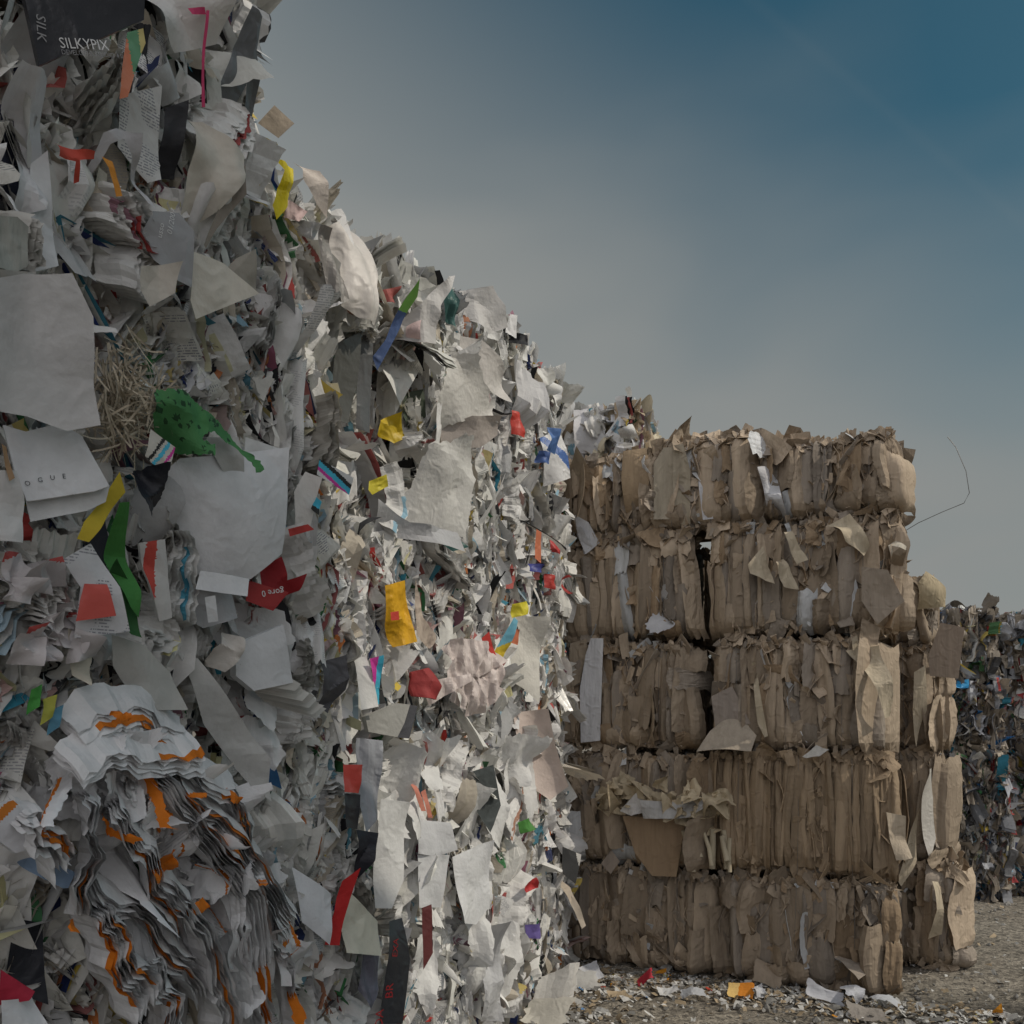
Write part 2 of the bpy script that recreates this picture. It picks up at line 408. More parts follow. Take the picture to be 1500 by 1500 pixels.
ROUND = [.03]
def card_strip(mb, fr, x0, w, y0, y1, yaw, colr, off=0.0, lean=0.0, bul=None):
    """one folded board pressed into the bale face, running up the face"""
    O, U, V, N, a, h = fr
    nu, nv = 8, 12
    s, t = np.meshgrid(np.linspace(-.5, .5, nu + 1), np.linspace(0, 1, nv + 1)); s = s.ravel(); t = t.ravel()
    yy = y0 + (y1 - y0) * t
    bulge = (rng.uniform(-.005, .03) if bul is None else bul) * (1 - (2 * s) ** 2)
    roll = -.12 * np.abs(2 * yy / h) ** 7 - .10 * np.clip(-2 * yy / h, 0, 1) ** 9 - .11 * np.abs(2 * (x0 + s * w) / a).clip(0, 1) ** 10 - .05 * np.abs(2 * (x0 + s * w) / a) ** 8
    nar = 1 - .35 * rng.random() * np.abs(2 * t - 1) ** 2
    wav = rng.normal(0, .006) * np.sin(t * rng.uniform(3, 9) + rng.uniform(0, 6)) 
    X = x0 + s * w * nar + lean * (t - .5) * (y1 - y0) + wav * 1.5
    Z = bulge + roll + s * w * math.tan(yaw) + wav + off
    # cross creases
    for _ in range(rng.integers(2, 5)):
        Z += rng.normal(0, .07) * np.abs(t - rng.uniform(.1, .9)) * (y1 - y0) * .6
        Z += rng.normal(0, .55) * np.abs(s + rng.normal(0, .12) * (t - .5) - rng.uniform(-.4, .4)) * w * .8
    yy = yy - ROUND[0] * h * np.clip((yy / h + .5), 0, 1) * np.clip(2 * X / a, 0, 1.1) ** 5
    X = X + rng.normal(0, .004, X.shape); Yj = yy + np.where((t < .01) | (t > .99), rng.normal(0, .015, yy.shape), 0)
    loc = np.stack([X, Yj, Z - Z.mean() + off], 1)
    M = np.stack([U, V, N], 0)
    thick_sheet(mb, loc, M, O, nu, nv, .006, colr, np.clip(colr * 1.25, 0, .7))

def fill_card(b, fronts, n_scraps=260, dens=1.0, colfn=card_colour, lean=.0, even=False):
    made = 0; base_fn = colfn
    for fi, fr in enumerate(fronts):
        colfn = (lambda: base_fn() * .86) if fi == 1 else base_fn  # second face coloured darker to tone down the sunlight on it
        O, U, V, N, a, h = fr
        x = -a / 2
        if abs(N[2]) < .5:
            for layer in range(2):
                x = -a / 2
                while x < a / 2:
                    w = rng.uniform(.08, .25) if layer else rng.uniform(.14, .34)
                    if fi: w *= .55
                    elif even: w *= .5
                    y = -h / 2
                    while y < h / 2 - .05:
                        ln = h if even else (rng.uniform(.35, 1.0) * h if rng.random() < .75 else rng.uniform(.15, .3) * h)
                        y1 = min(h / 2 + .01, y + ln)
                        if h / 2 - y1 < .18: y1 = h / 2 + .01
                        if layer == 0 or rng.random() < .7 * dens:
                            mb = MB()
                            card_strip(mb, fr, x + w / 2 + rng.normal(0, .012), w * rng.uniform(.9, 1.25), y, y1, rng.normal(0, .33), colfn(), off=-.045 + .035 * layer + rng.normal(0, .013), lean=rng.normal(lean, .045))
                            if made < 98: mb.build('cardboard_sheet', M_CARD, b.root, smooth=rng.random() < .2); made += 1
                            elif mb.n:
                                b.extra = getattr(b, 'extra', None) or MB()
                                b.extra.v += [q for q in mb.v]; b.extra.uv += mb.uv; b.extra.c4 += mb.c4; b.extra.f4 += [q + b.extra.n for q in mb.f4]; b.extra.n += mb.n
                        y = y1 + rng.uniform(-.03, .01)
                    x += w * rng.uniform(.7, .95)
        sc = MB()
        if abs(N[2]) < .5:
            for _ in range(30):
                px = rng.uniform(-.48, .48); ln = rng.uniform(.2, .9) * h; py = rng.uniform(-.5 * h, .5 * h - ln) + ln / 2
                lo, uv = sheet_local(.12, ln, 2, 9, .3, 4, 0, 0, .03, .1)
                c = colfn() * rng.uniform(.9, 1.3)
                lo[:, 2] += .02 * np.sin(lo[:, 1] * rng.uniform(3, 9) + rng.uniform(0, 6))
                Mx = frame(U + N * rng.normal(0, .35), V, math.pi * 0 + rng.normal(0, .06))
                thick_sheet(sc, lo, Mx, O + U * px * a + V * py + N * (-.06 + rng.normal(0, .02) - .1 * abs(2 * py / h) ** 5), 2, 9, .005, np.clip(c, 0, .7), np.clip(c * 1.2, 0, .72))
        for _ in range(int(n_scraps * (1 if fi == 0 else .7))):
            p, px, py = face_pt(fr)
            r = rng.random()
            if r < .45 and abs(N[2]) < .5:       # fringe along the upper rim
                py = .5 - abs(rng.normal(0, .03)); p = O + U * px * a + V * py * h + N * rng.uniform(-.11, .015)
            elif r < .5 and abs(N[2]) < .5:
                py = -.5 + abs(rng.normal(0, .03)); p = O + U * px * a + V * py * h + N * rng.uniform(-.09, -.02)
            n = N + U * rng.normal(0, .6) + V * rng.normal(.1, .5)
            sz = .07 * math.exp(rng.normal(0, .5)); nu = nv = 4
            lo, uv = sheet_local(sz * rng.uniform(.4, 1.1), sz * rng.uniform(.7, 1.8), nu, nv, .25, 3, rng.normal(0, 4), rng.uniform(0, 3), .08, .3)
            c = colfn() * rng.uniform(.9, 1.25)
            thick_sheet(sc, lo, frame(n, V, rng.normal(0, .5)), p + N * rng.uniform(-.03, .03), nu, nv, .004, np.clip(c, 0, .7), np.clip(c * 1.15, 0, .75))
        if fi == 0 and getattr(b, 'extra', None):
            pass
        o = sc.build('cardboard_scraps', M_CARD, b.root); o['kind'] = 'stuff'
    if getattr(b, 'extra', None):
        o = b.extra.build('cardboard_folds', M_CARD, b.root); o['kind'] = 'stuff'

def big_flap(b, p, n, w, h, roll, colr, bend=1.5, bth=0.0, crump=.1, t=.006, name='cardboard_flap', material=None, torn=.03, nu=8, nv=8, label=None):
    mb = MB(); lo, uv = sheet_local(w, h, nu, nv, crump, 3, bend, bth, torn, .3)
    thick_sheet(mb, lo, frame(n, (0, 0, 1), roll), p, nu, nv, t, np.array(colr), np.clip(np.array(colr) * 1.25, 0, .8))
    o = mb.build(name, material or M_CARD, b.root, smooth=True)
    if label: o['label'] = label
    return o

# ------------------------------------------------------------------ pixel -> place on a real face
def ray(px, py): return np.array([(px - CX) / F, 1.0, (HY - py) / F])
CAM = np.array((0, 0, CAM_Z))
def hit(px, py, P, n):
    d = ray(px, py); t = np.dot(np.asarray(P) - CAM, n) / np.dot(d, n); return CAM + d * t

class Wall:
    def __init__(s, P, N): s.P = np.array(P, float); s.N = np.array(N, float); s.bales = []
    def bale_at(s, p):
        best, bd = None, 1e9
        for b in s.bales:
            l = b.to_local(p)
            d = max(abs(l[0]) - b.L / 2, 0) + max(-l[2], 0) + max(l[2] - b.H, 0)
            if d < bd - 1e-6: best, bd = b, d
        return best

def feature(wall, pts, col, name='paper_sheet', label=None, face=.45, out=.07, up=0.0, crump=.1, ncr=4, bend=0.0, bth=0.0, material=None, smooth=False,
            bands=None, text=None, folds=0.0, pillow=0.0, printed=0.0, thick=0.0, jag=0.0, mottle=None, yaw=0.0):
    """an outlined sheet lying on / sticking out of the face; pts = outline corners in photo pixels"""
    pts = [np.array(p, float) for p in pts]
    c2 = sum(pts) / len(pts)
    if out > .1: out += .03
    C = hit(c2[0], c2[1], wall.P + wall.N * out, wall.N)
    b = wall.bale_at(C)
    toc = CAM - C; toc[2] *= .5; toc /= np.linalg.norm(toc)
    n = (1 - face) * wall.N + face * toc
    if yaw: n = np.array([n[0] * math.cos(yaw) - n[1] * math.sin(yaw), n[0] * math.sin(yaw) + n[1] * math.cos(yaw), n[2]])
    n = n + np.array((0, 0, up)); n /= np.linalg.norm(n)
    vd = CAM - C; vd /= np.linalg.norm(vd)
    while np.dot(n, vd) < .62: n = n + .1 * vd; n /= np.linalg.norm(n)       # never edge-on to the yard
    M = frame(n)
    P3 = [hit(p[0], p[1], C, n) for p in pts]
    q = np.array([[np.dot(p - C, M[0]), np.dot(p - C, M[1])] for p in P3])
    # densify the outline
    size = max(np.ptp(q[:, 0]), np.ptp(q[:, 1])); step = max(size / (42 if (bands or text or mottle) else 24), .007)
    out_pts = []
    for i in range(len(q)):
        a, e = q[i], q[(i + 1) % len(q)]
        k = max(1, int(np.linalg.norm(e - a) / step))
        for j in range(k):
            pt = a + (e - a) * j / k
            if jag: pt = pt + rng.normal(0, jag * step, 2)
            out_pts.append(pt)
    nb = len(out_pts); bp = np.array(out_pts)
    gx = np.arange(q[:, 0].min(), q[:, 0].max(), step); gy = np.arange(q[:, 1].min(), q[:, 1].max(), step)
    G = np.array([[x + rng.uniform(-.2, .2) * step, y + rng.uniform(-.2, .2) * step] for x in gx for y in gy])
    inside = np.zeros(len(G), bool)
    j = nb - 1
    for i in range(nb):
        xi, yi = bp[i]; xj, yj = bp[j]
        cnd = ((yi > G[:, 1]) != (yj > G[:, 1])) & (G[:, 0] < (xj - xi) * (G[:, 1] - yi) / (yj - yi + 1e-12) + xi)
        inside ^= cnd; j = i
    G = G[inside]
    if len(G):
        dm = np.min(np.linalg.norm(G[:, None, :] - bp[None], axis=2), axis=1); G = G[dm > step * .4]
    allp = np.vstack([bp, G]) if len(G) else bp
    res = delaunay_2d_cdt([Vector(p) for p in allp], [(i, (i + 1) % nb) for i in range(nb)], [], 1, 1e-6)
    v2 = np.array([[p.x, p.y] for p in res[0]]); tris = np.array([f for f in res[2] if len(f) == 3])
    cres = [(rng.uniform(0, math.pi), rng.uniform(-.4, .4) * size, rng.normal(0, crump)) for _ in range(ncr + 7)]
    ph = rng.uniform(0, 6); zc = None
    def zf(x, y):
        z = np.zeros_like(x)
        for i_, (th, d0, am) in enumerate(cres):
            kz = am * np.abs(x * math.cos(th) + y * math.sin(th) - d0)
            if i_ >= ncr: kz = kz * 2.2 * np.exp(-((-x * math.sin(th) + y * math.cos(th) - d0 * 2.3) / (.22 * size)) ** 2)
            z = z + kz
        if folds: z = z + folds * size * (np.sin(x / size * 17 + ph + 2 * np.sin(y / size * 4)) + .6 * np.sin(x / size * 31 + 3 * y / size)) * .25
        if pillow: z = z + pillow * size * (1 - np.clip((2 * x / size) ** 2 + (2 * y / size) ** 2, 0, 1.5))
        return z
    z = zf(v2[:, 0], v2[:, 1]); zc = z.mean(); z = z - zc
    X, Y, Z = bendxy(v2[:, 0], v2[:, 1], z, bth, bend)
    W3 = C + X[:, None] * M[0] + Y[:, None] * M[1] + Z[:, None] * M[2]
    L3 = (W3 - b.loc) @ b.Rm.T
    col = np.array(col, float)
    cols = np.tile(np.append(col, printed), (len(tris), 1))
    cen = v2[tris].mean(1)
    if mottle is not None:
        
        for _ in range(90):
            cc_ = v2[rng.integers(len(v2))]; cols[np.linalg.norm(cen - cc_, axis=1) < size * abs(rng.normal(0, .012)), :3] = mottle
    if bands:      # coloured printed bands: (direction angle, start, end in fraction of size, colour)
        for th, a0, a1, bc in bands:
            t = (cen[:, 0] * math.cos(th) + cen[:, 1] * math.sin(th)) / size
            m = (t >= a0) & (t < a1); cols[m, :3] = bc
    mb = MB(); mb.add(L3, tris, cols, v2 + rng.uniform(0, 3))
    if thick:
        nl = b.vec_local(n); k = len(L3)
        mb.add(L3 - nl * thick, tris[:, ::-1], cols)
        i0 = np.arange(nb); i1 = np.roll(i0, -1)
        mb.add(np.vstack([L3[:nb], L3[:nb] - nl * thick]), np.stack([i0, i0 + nb, i1 + nb, i1], 1), np.clip(col * 1.2, 0, .85))
    o = mb.build(name, material or M_PAPER, b.root, smooth)
    if label: o['label'] = label
    if text:
        for (s, tx, ty, hgt, ang, im) in text:
            cu = bpy.data.curves.new('lettering', 'FONT'); cu.body = s; cu.size = 1; cu.resolution_u = 2
            tmp = bpy.data.objects.new('lettering', cu); COL.objects.link(tmp)
            dg = bpy.context.evaluated_depsgraph_get(); me = bpy.data.meshes.new_from_object(tmp.evaluated_get(dg))
            bpy.data.objects.remove(tmp)
            co = np.array([v.co for v in me.vertices])
            # pixel anchor (tx, ty), cap height hgt px, angle ang in the picture plane of the sheet
            A = hit(tx, ty, C, n); A2 = np.array([np.dot(A - C, M[0]), np.dot(A - C, M[1])])
            sc = hgt / F * A[1] / .7
            ca, sa = math.cos(ang), math.sin(ang)
            x = A2[0] + sc * (co[:, 0] * ca - co[:, 1] * sa); y = A2[1] + sc * (co[:, 0] * sa + co[:, 1] * ca)
            zz = zf(x, y) - zc
            x3, y3, z3 = bendxy(x, y, zz, bth, bend)
            w = C + x3[:, None] * M[0] + y3[:, None] * M[1] + (z3 + .004)[:, None] * M[2]
            l = (w - b.loc) @ b.Rm.T
            me.vertices.foreach_set('co', l.astype(np.float32).ravel()); me.materials.clear(); me.materials.append(im); me.update()
            t = bpy.data.objects.new('lettering', me); COL.objects.link(t); t.parent = o
    return o

# ================================================================== THE PAPER BALE WALL
WANG = math.atan2(450, F)                    # wall runs away to the right of the view axis
WD = np.array((math.sin(WANG), math.cos(WANG), 0)); WN = np.array((math.cos(WANG), -math.sin(WANG), 0))
W0 = np.array((0.584, 9.49, 0))
paper = Wall(W0, WN)
GP = 'white mixed paper bales stacked in the tall wall'
DEP = 1.2
def paper_bale(y0, y1, z0, H, label, back=0.0, sheets=62, scraps=620, faces=('F',), scr=.1, accent=.05):
    s0, s1 = (y0 - W0[1]) / WD[1], (y1 - W0[1]) / WD[1]
    L = s1 - s0
    c = W0 + WD * (s0 + s1) / 2 - WN * (DEP / 2 + back) + np.array((0, 0, z0))
    rz = math.pi / 2 - WANG
    t = thing('paper_bale', label, 'paper bale', tuple(c), rz, GP)
    b = Bale(t, L, DEP, H, c, rz, 'paper'); paper.bales.append(b)
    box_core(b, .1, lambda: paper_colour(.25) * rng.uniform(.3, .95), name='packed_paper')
    fr = [{'F': FRONT, 'T': TOP, 'R': RIGHT, 'L': LEFT}[k](b) for k in faces]
    fill_paper(b, sheets, scraps, fr, scrapsize=scr, accent=accent)
    return b
#        y0    y1    z0   H
ROWS = [
 (2.4, 4.2, 0.0, 1.30, 'paper bale on the ground at the near left, under the orange edged newspapers', dict(sheets=40, scraps=300, faces=('F', 'L'))),
 (4.2, 5.9, 0.0, 1.30, 'paper bale on the ground holding the black panel with red letters', {}),
 (5.9, 7.7, 0.0, 1.30, 'paper bale on the ground with smooth white sheets, below a dark seam', {}),
 (7.7, 9.49, 0.0, 1.30, 'far end paper bale on the ground, holding a dark photo card', dict(faces=('F', 'R'))),
 (2.2, 3.95, 1.3, 1.30, 'white paper bale full of crumpled newspapers with orange edges', dict(sheets=90, scraps=1200, scr=.085, faces=('F', 'L'))),
 (3.95, 5.5, 1.3, 1.30, 'paper bale with a small red card above a black strip', dict(scraps=800, scr=.085)),
 (5.5, 7.45, 1.3, 1.28, 'paper bale with long white sheets in the second layer of the wall', {}),
 (7.45, 9.49, 1.3, 1.28, 'paper bale with a pale pink rolled sheet at its far edge', dict(faces=('F', 'R'))),
 (2.3, 4.3, 2.6, 1.22, 'paper bale holding the green torn sheet and the big white envelope', dict(sheets=90, scraps=1200, scr=.085, faces=('F', 'L'))),
 (4.3, 6.0, 2.6, 1.22, 'paper bale with the yellow orange bag and striped printing test strips', dict(scraps=900, accent=.09)),
 (6.0, 7.7, 2.58, 1.22, 'paper bale with pinkish white bags gathered in a star', dict(accent=.08)),
 (7.7, 9.49, 2.58, 1.22, 'paper bale with red scraps hanging over the cardboard at the far edge', dict(faces=('F', 'R'), accent=.11)),
 (1.9, 3.4, 3.82, 1.20, 'paper bale with the large grey white sheet above the book cover', dict(sheets=90, scraps=1200, scr=.085, faces=('F', 'L'))),
 (3.4, 4.9, 3.82, 1.20, 'bright white paper bale with fine shredded strips above the green sheet', dict(scraps=950, scr=.07)),
 (4.9, 6.0, 3.82, 1.25, 'recessed paper bale with dark grey panels in the shaded gap', dict(back=.28, sheets=50, scraps=380)),
 (6.0, 7.7, 3.80, 1.22, 'paper bale with two large white torn sheets below the notch', {}),
 (7.7, 9.49, 3.80, 1.22, 'paper bale with red and blue printed bags at the far edge of the wall', dict(faces=('F', 'R'), accent=.11)),
 (2.3, 4.28, 5.02, 1.45, 'topmost near paper bale with the black printed box and beige sack', dict(sheets=95, scraps=1350, scr=.085, faces=('F', 'L', 'R', 'T'))),
 (4.28, 5.45, 5.02, .36, 'low paper bale on top of the wall with a yellow scrap and white bag', dict(faces=('F', 'R', 'T'))),
 (5.75, 7.25, 5.05, .66, 'paper bale on top of the wall with grey sacks and a green blue sleeve', dict(faces=('F', 'L', 'T'), sheets=80, scraps=800)),
 (7.25, 9.3, 5.02, 1.12, 'farthest paper bale on top of the wall, sloping down against the sky', dict(faces=('F', 'R', 'T'), sheets=80, scraps=800)),
]
for y0, y1, z0, H, lab, kw in ROWS: paper_bale(y0, y1, z0, H, lab, **kw)

PF = lambda *a, **k: feature(paper, *a, **k)
GREY = (.5, .5, .5); BEIGE = (.56, .5, .41); OFFW = (.74, .73, .71); BLACK = (.025, .026, .032)
K_, C_, M_, Y_ = (.04, .04, .04), (.08, .5, .7), (.65, .06, .36), (.85, .7, .05)
# --- near top
PF([(30, -30), (215, -40), (212, 28), (58, 96)], BLACK, 'printed_box', 'black printed box with pale lettering', crump=.03, material=M_GLOSS, out=.27, face=.6, thick=.03,
   text=[('SILKYPIX', 88, 71, 13, .40, M_INKW), ('DEVELOPER STUDIO 4.0', 90, 80, 6, .38, M_INKG), ('SILK', 52, 20, 13, -1.45, M_INKG)])
PF([(190, 45), (212, 40), (215, 62), (182, 145), (170, 148), (176, 110)], (.62, .2, .1), 'printed_sleeve', 'orange and green printed sleeve', bands=[(0.2, .02, .5, (.12, .3, .16)), (.2, .17, .6, (.6, .5, .2))], material=M_GLOSS, out=.13)
PF([(215, -30), (330, -30), (325, 60), (260, 75), (225, 45)], (.8, .77, .74), 'paper_sheet', crump=.15, out=.12)
PF([(302, 15), (307, 15), (300, 90), (299, 158), (294, 158), (296, 90)], (.6, .06, .16), 'ribbon', 'red ribbon', out=.17, crump=.05)
PF([(275, 12), (300, 10), (304, 20), (280, 22)], (.6, .06, .16), 'ribbon', 'short red ribbon', out=.17)
PF([(0, 110), (70, 115), (78, 260), (60, 310), (10, 320), (25, 200), (0, 160)], (.72, .71, .72), 'paper_sheet', crump=.2, folds=.1, out=.1)
PF([(45, 240), (70, 220), (85, 390), (45, 400), (38, 330)], (.76, .76, .77), 'paper_sheet', crump=.06, out=.1)
PF([(-15, 315), (25, 318), (42, 332), (40, 390), (22, 400), (-15, 392)], (.34, .35, .32), 'carton', 'grey carton corner', crump=.12, out=.16, thick=.04, material=M_CARD)
PF([(0, 150), (20, 150), (28, 300), (12, 310), (-10, 310)], (.03, .035, .06), 'plastic_sheet', 'dark plastic sheet', material=M_FILM, out=.05)
PF([(-20, 215), (8, 210), (3, 235), (-20, 240)], (.75, .74, .74), 'paper_sheet', out=.12)
PF([(175, 140), (238, 125), (232, 265), (212, 270), (172, 215)], (.68, .67, .65), 'paper_sheet', 'punched white page', crump=.06, out=.1, printed=1)
PF([(240, 160), (270, 150), (262, 260), (232, 255)], (.04, .04, .045), 'plastic_sheet', 'black plastic strip', material=M_FILM, out=.06)
PF([(76, 210), (138, 222), (140, 232), (118, 234), (124, 262), (118, 264), (112, 236), (80, 232)], (.6, .09, .06), 'ribbon', 'torn red tape', out=.14, crump=.12)
PF([(150, 228), (165, 236), (178, 288), (170, 288), (160, 245)], (.7, .3, .05), 'ribbon', 'orange tape', out=.14, crump=.05)
PF([(138, 240), (150, 195), (170, 188), (200, 200), (205, 250), (222, 310), (210, 300), (192, 230), (178, 205), (160, 212), (145, 250)], (.55, .54, .55), 'folded_sheet', out=.13, crump=.2)
PF([(285, 165), (310, 170), (362, 228), (350, 270), (318, 310), (290, 330), (268, 315), (272, 255)], (.66, .61, .53), 'sack', 'crumpled beige sack', crump=.14, ncr=6, folds=.05, pillow=.18, out=.12, smooth=True)
PF([(362, 240), (360, 285), (318, 335), (300, 365), (296, 360), (322, 300), (340, 255)], (.3, .26, .22), 'cardboard_piece', 'grey brown folded board', out=.14)
PF([(222, 310), (262, 312), (284, 340), (284, 420), (262, 410), (225, 380), (205, 345)], (.34, .34, .35), 'brochure', 'grey rounded brochure', crump=.04, material=M_GLOSS, out=.15, text=[('01/2007', 250, 345, 8, 1.45, M_INKW), ('usso', 236, 350, 8, 1.5, M_INKW)])
PF([(205, 390), (262, 385), (255, 430), (218, 450), (204, 425)], (.6, .55, .48), 'folded_sheet', crump=.2, out=.16)
PF([(283, 368), (330, 385), (380, 430), (285, 468), (277, 440)], (.76, .71, .62), 'board', 'cream triangular board', crump=.03, out=.16, thick=.004, face=.6, yaw=.25)
PF([(375, 365), (380, 430), (330, 395), (345, 380)], (.4, .37, .32), 'board', out=.15, yaw=-.3)
PF([(378, 180), (402, 154), (431, 181), (408, 202)], (.55, .46, .36), 'cardboard_flap', 'tan diamond flap against the sky', crump=.02, out=.05, face=.9, thick=.004)
PF([(352, 20), (368, 35), (372, 75), (382, 110), (378, 190), (365, 190), (364, 120), (345, 160), (325, 175), (322, 120), (345, 60)], (.2, .21, .22), 'plastic_sheet', 'dark grey film hanging down', material=M_FILM, crump=.2, out=.08, folds=.1)
PF([(322, -20), (345, -25), (335, 12), (326, 25)], (.3, .27, .24), 'paper_sheet', out=.08, crump=.25)
PF([(408, 228), (432, 246), (424, 300), (405, 322), (400, 300), (415, 250)], (.85, .68, .02), 'plastic_bag', 'yellow film scrap', material=M_FILM, crump=.25, out=.1, folds=.1)
PF([(445, 225), (470, 250), (478, 320), (462, 300), (445, 260)], (.7, .62, .55), 'paper_sheet', crump=.2, out=.08)
# --- big grey sheet, book cover, envelope
PF([(-20, 410), (40, 398), (95, 405), (122, 470), (138, 625), (95, 632), (40, 610), (-20, 600)], (.55, .54, .53), 'large_sheet', 'large grey white sheet', crump=.06, ncr=5, bend=.6, out=.25, smooth=True)
PF([(-20, 395), (40, 398), (20, 470), (-20, 490)], (.32, .31, .28), 'board', out=.17, crump=.1)
PF([(5, 622), (38, 632), (90, 620), (120, 640), (160, 712), (138, 720), (40, 734), (22, 690)], (.76, .76, .77), 'book_cover', 'white book cover with spaced lettering', crump=.02, out=.17, face=.65, thick=.012, up=.15,
   text=[('O', 36, 711, 7, .09, M_INKK), ('G', 55, 706, 7, .09, M_INKK), ('U', 73, 703, 7, .09, M_INKK), ('E', 91, 701, 7, .09, M_INKK)])
PF([(38, 734), (160, 712), (155, 735), (128, 748), (45, 764)], (.7, .7, .7), 'book_cover', crump=.02, out=.18, face=.65, up=.15)
PF([(-20, 690), (22, 690), (36, 735), (34, 795), (-20, 790)], (.68, .67, .66), 'paper_sheet', crump=.06, out=.17)
PF([(0, 650), (8, 655), (22, 700), (14, 705)], (.4, .26, .15), 'cardboard_piece', out=.2)
PF([(222, 572), (270, 570), (300, 595), (330, 612), (352, 632), (362, 660), (366, 696), (357, 698), (350, 655), (320, 632), (290, 640), (312, 652), (308, 668), (270, 664), (240, 650), (218, 610)], (.075, .24, .085), 'torn_sheet', 'mottled green torn sheet', crump=.18, ncr=7, folds=.05, out=.24, jag=.4, mottle=(.025, .075, .03), face=.55)
PF([(302, 640), (350, 640), (356, 672), (360, 704), (325, 690), (312, 665)], (.52, .51, .49), 'torn_sheet', 'grey underside of the torn sheet', crump=.05, out=.2)
PF([(240, 690), (262, 672), (305, 668), (432, 652), (428, 720), (418, 810), (370, 848), (300, 842), (245, 832), (215, 790), (205, 740)], (.72, .72, .73), 'envelope', 'big white envelope with taped edges', crump=.03, ncr=4, pillow=.1, out=.15, smooth=True, face=.55)
PF([(360, 640), (414, 658), (410, 675), (358, 662)], (.7, .7, .69), 'paper_sheet', out=.22, crump=.02)
PF([(295, 835), (365, 848), (360, 875), (288, 862)], (.74, .74, .75), 'envelope', out=.19, crump=.03, up=.2)
PF([(195, 690), (240, 678), (240, 730), (232, 745), (228, 758), (214, 740), (196, 720)], (.02, .022, .03), 'plastic_sheet', 'torn black film', material=M_FILM, crump=.25, out=.2, jag=.3)
PF([(222, 628), (258, 655), (243, 697), (212, 668)], (.62, .59, .53), 'printed_sheet', 'cream sheet with colour test squares', crump=.05, out=.22, bands=[(-.6, .02, .1, C_), (-.6, -.12, -.05, K_), (-.6, .2, .26, M_)])
PF([(160, 740), (178, 738), (190, 800), (205, 865), (200, 905), (186, 890), (158, 820)], (.07, .25, .06), 'folded_sheet', 'green folded sheet', crump=.15, out=.17)
PF([(158, 820), (186, 850), (205, 870), (195, 935), (180, 930), (162, 870)], (.04, .13, .04), 'folded_sheet', 'dark green folded sheet', crump=.15, out=.15)
PF([(178, 690), (188, 720), (125, 795), (108, 790), (120, 765), (150, 735)], (.6, .45, .04), 'ribbon', 'yellow packing band', crump=.1, out=.2)
PF([(125, 780), (152, 745), (160, 810), (150, 835), (128, 800)], (.02, .025, .04), 'plastic_sheet', 'black film', material=M_FILM, out=.1)
PF([(90, 820), (135, 795), (158, 830), (175, 860), (190, 925), (110, 935), (118, 860)], (.66, .65, .66), 'magazine_page', 'white page with a red block', crump=.05, out=.2, printed=1)
PF([(124, 855), (158, 856), (170, 902), (112, 910), (118, 880)], (.55, .09, .07), 'magazine_page', 'red printed block', crump=.04, out=.225, material=M_GLOSS)
for k in range(14):
    x, y = rng.uniform(0, 110), rng.uniform(800, 940)
    PF([(x, y), (x + rng.uniform(25, 60), y + rng.normal(0, 12)), (x + rng.uniform(30, 60), y + rng.uniform(25, 60)), (x + rng.normal(0, 8), y + rng.uniform(25, 55))], np.array((.62, .58, .58)) * rng.uniform(.85, 1.15), 'folded_sheet', crump=.35, ncr=6, out=rng.uniform(.1, .18), bands=[(rng.uniform(0, 3), .3, .5, (.5, .1, .09))] if rng.random() < .5 else None)
PF([(385, 830), (412, 815), (420, 850), (450, 840), (440, 865), (405, 880), (380, 870)], (.32, .02, .025), 'torn_sheet', 'dark red torn card', crump=.12, out=.2)
PF([(365, 850), (420, 868), (400, 895), (362, 880)], (.4, .05, .05), 'torn_sheet', 'dark red card with pale lettering', crump=.05, out=.2, text=[('gore 0', 412, 862, 9, 3.35, M_INKW)])
PF([(205, 795), (240, 790), (245, 830), (252, 905), (235, 910), (215, 840)], (.6, .59, .57), 'booklet', 'pale booklet with red printed edge', crump=.08, out=.17, bands=[(0, -.16, -.04, (.55, .08, .06))], thick=.015)
PF([(255, 850), (345, 870), (350, 905), (300, 920), (255, 895)], (.42, .42, .43), 'paper_sheet', crump=.1, out=.12)
PF([(300, 875), (315, 872), (320, 910), (305, 912)], (.66, .66, .66), 'paper_sheet', crump=.04, out=.2)
# shredded nest
nest_c = hit(185, 590, paper.P + WN * .12, WN); nb_ = paper.bale_at(nest_c); mb = MB()
for k in range(420):
    p = hit(185 + rng.normal(0, 26), 590 + rng.normal(0, 38), paper.P + WN * rng.uniform(.05, .2), WN)
    lo, uv = sheet_local(.007, rng.uniform(.06, .17), 1, 7, .1, 1, rng.normal(0, 9), math.pi / 2, 0)
    n = WN + rng.normal(0, .7, 3); Mx = frame(n, (0, 0, 1), rng.normal(0, 1.0))
    P = (place(lo, Mx, p) - nb_.loc) @ nb_.Rm.T
    mb.add(P, gf(1, 7), np.array((.55, .47, .36)) * rng.uniform(.6, 1.3))
o = mb.build('paper_shreds', M_PAPER, nb_.root); o['kind'] = 'stuff'; o['label'] = 'nest of beige paper shreds'
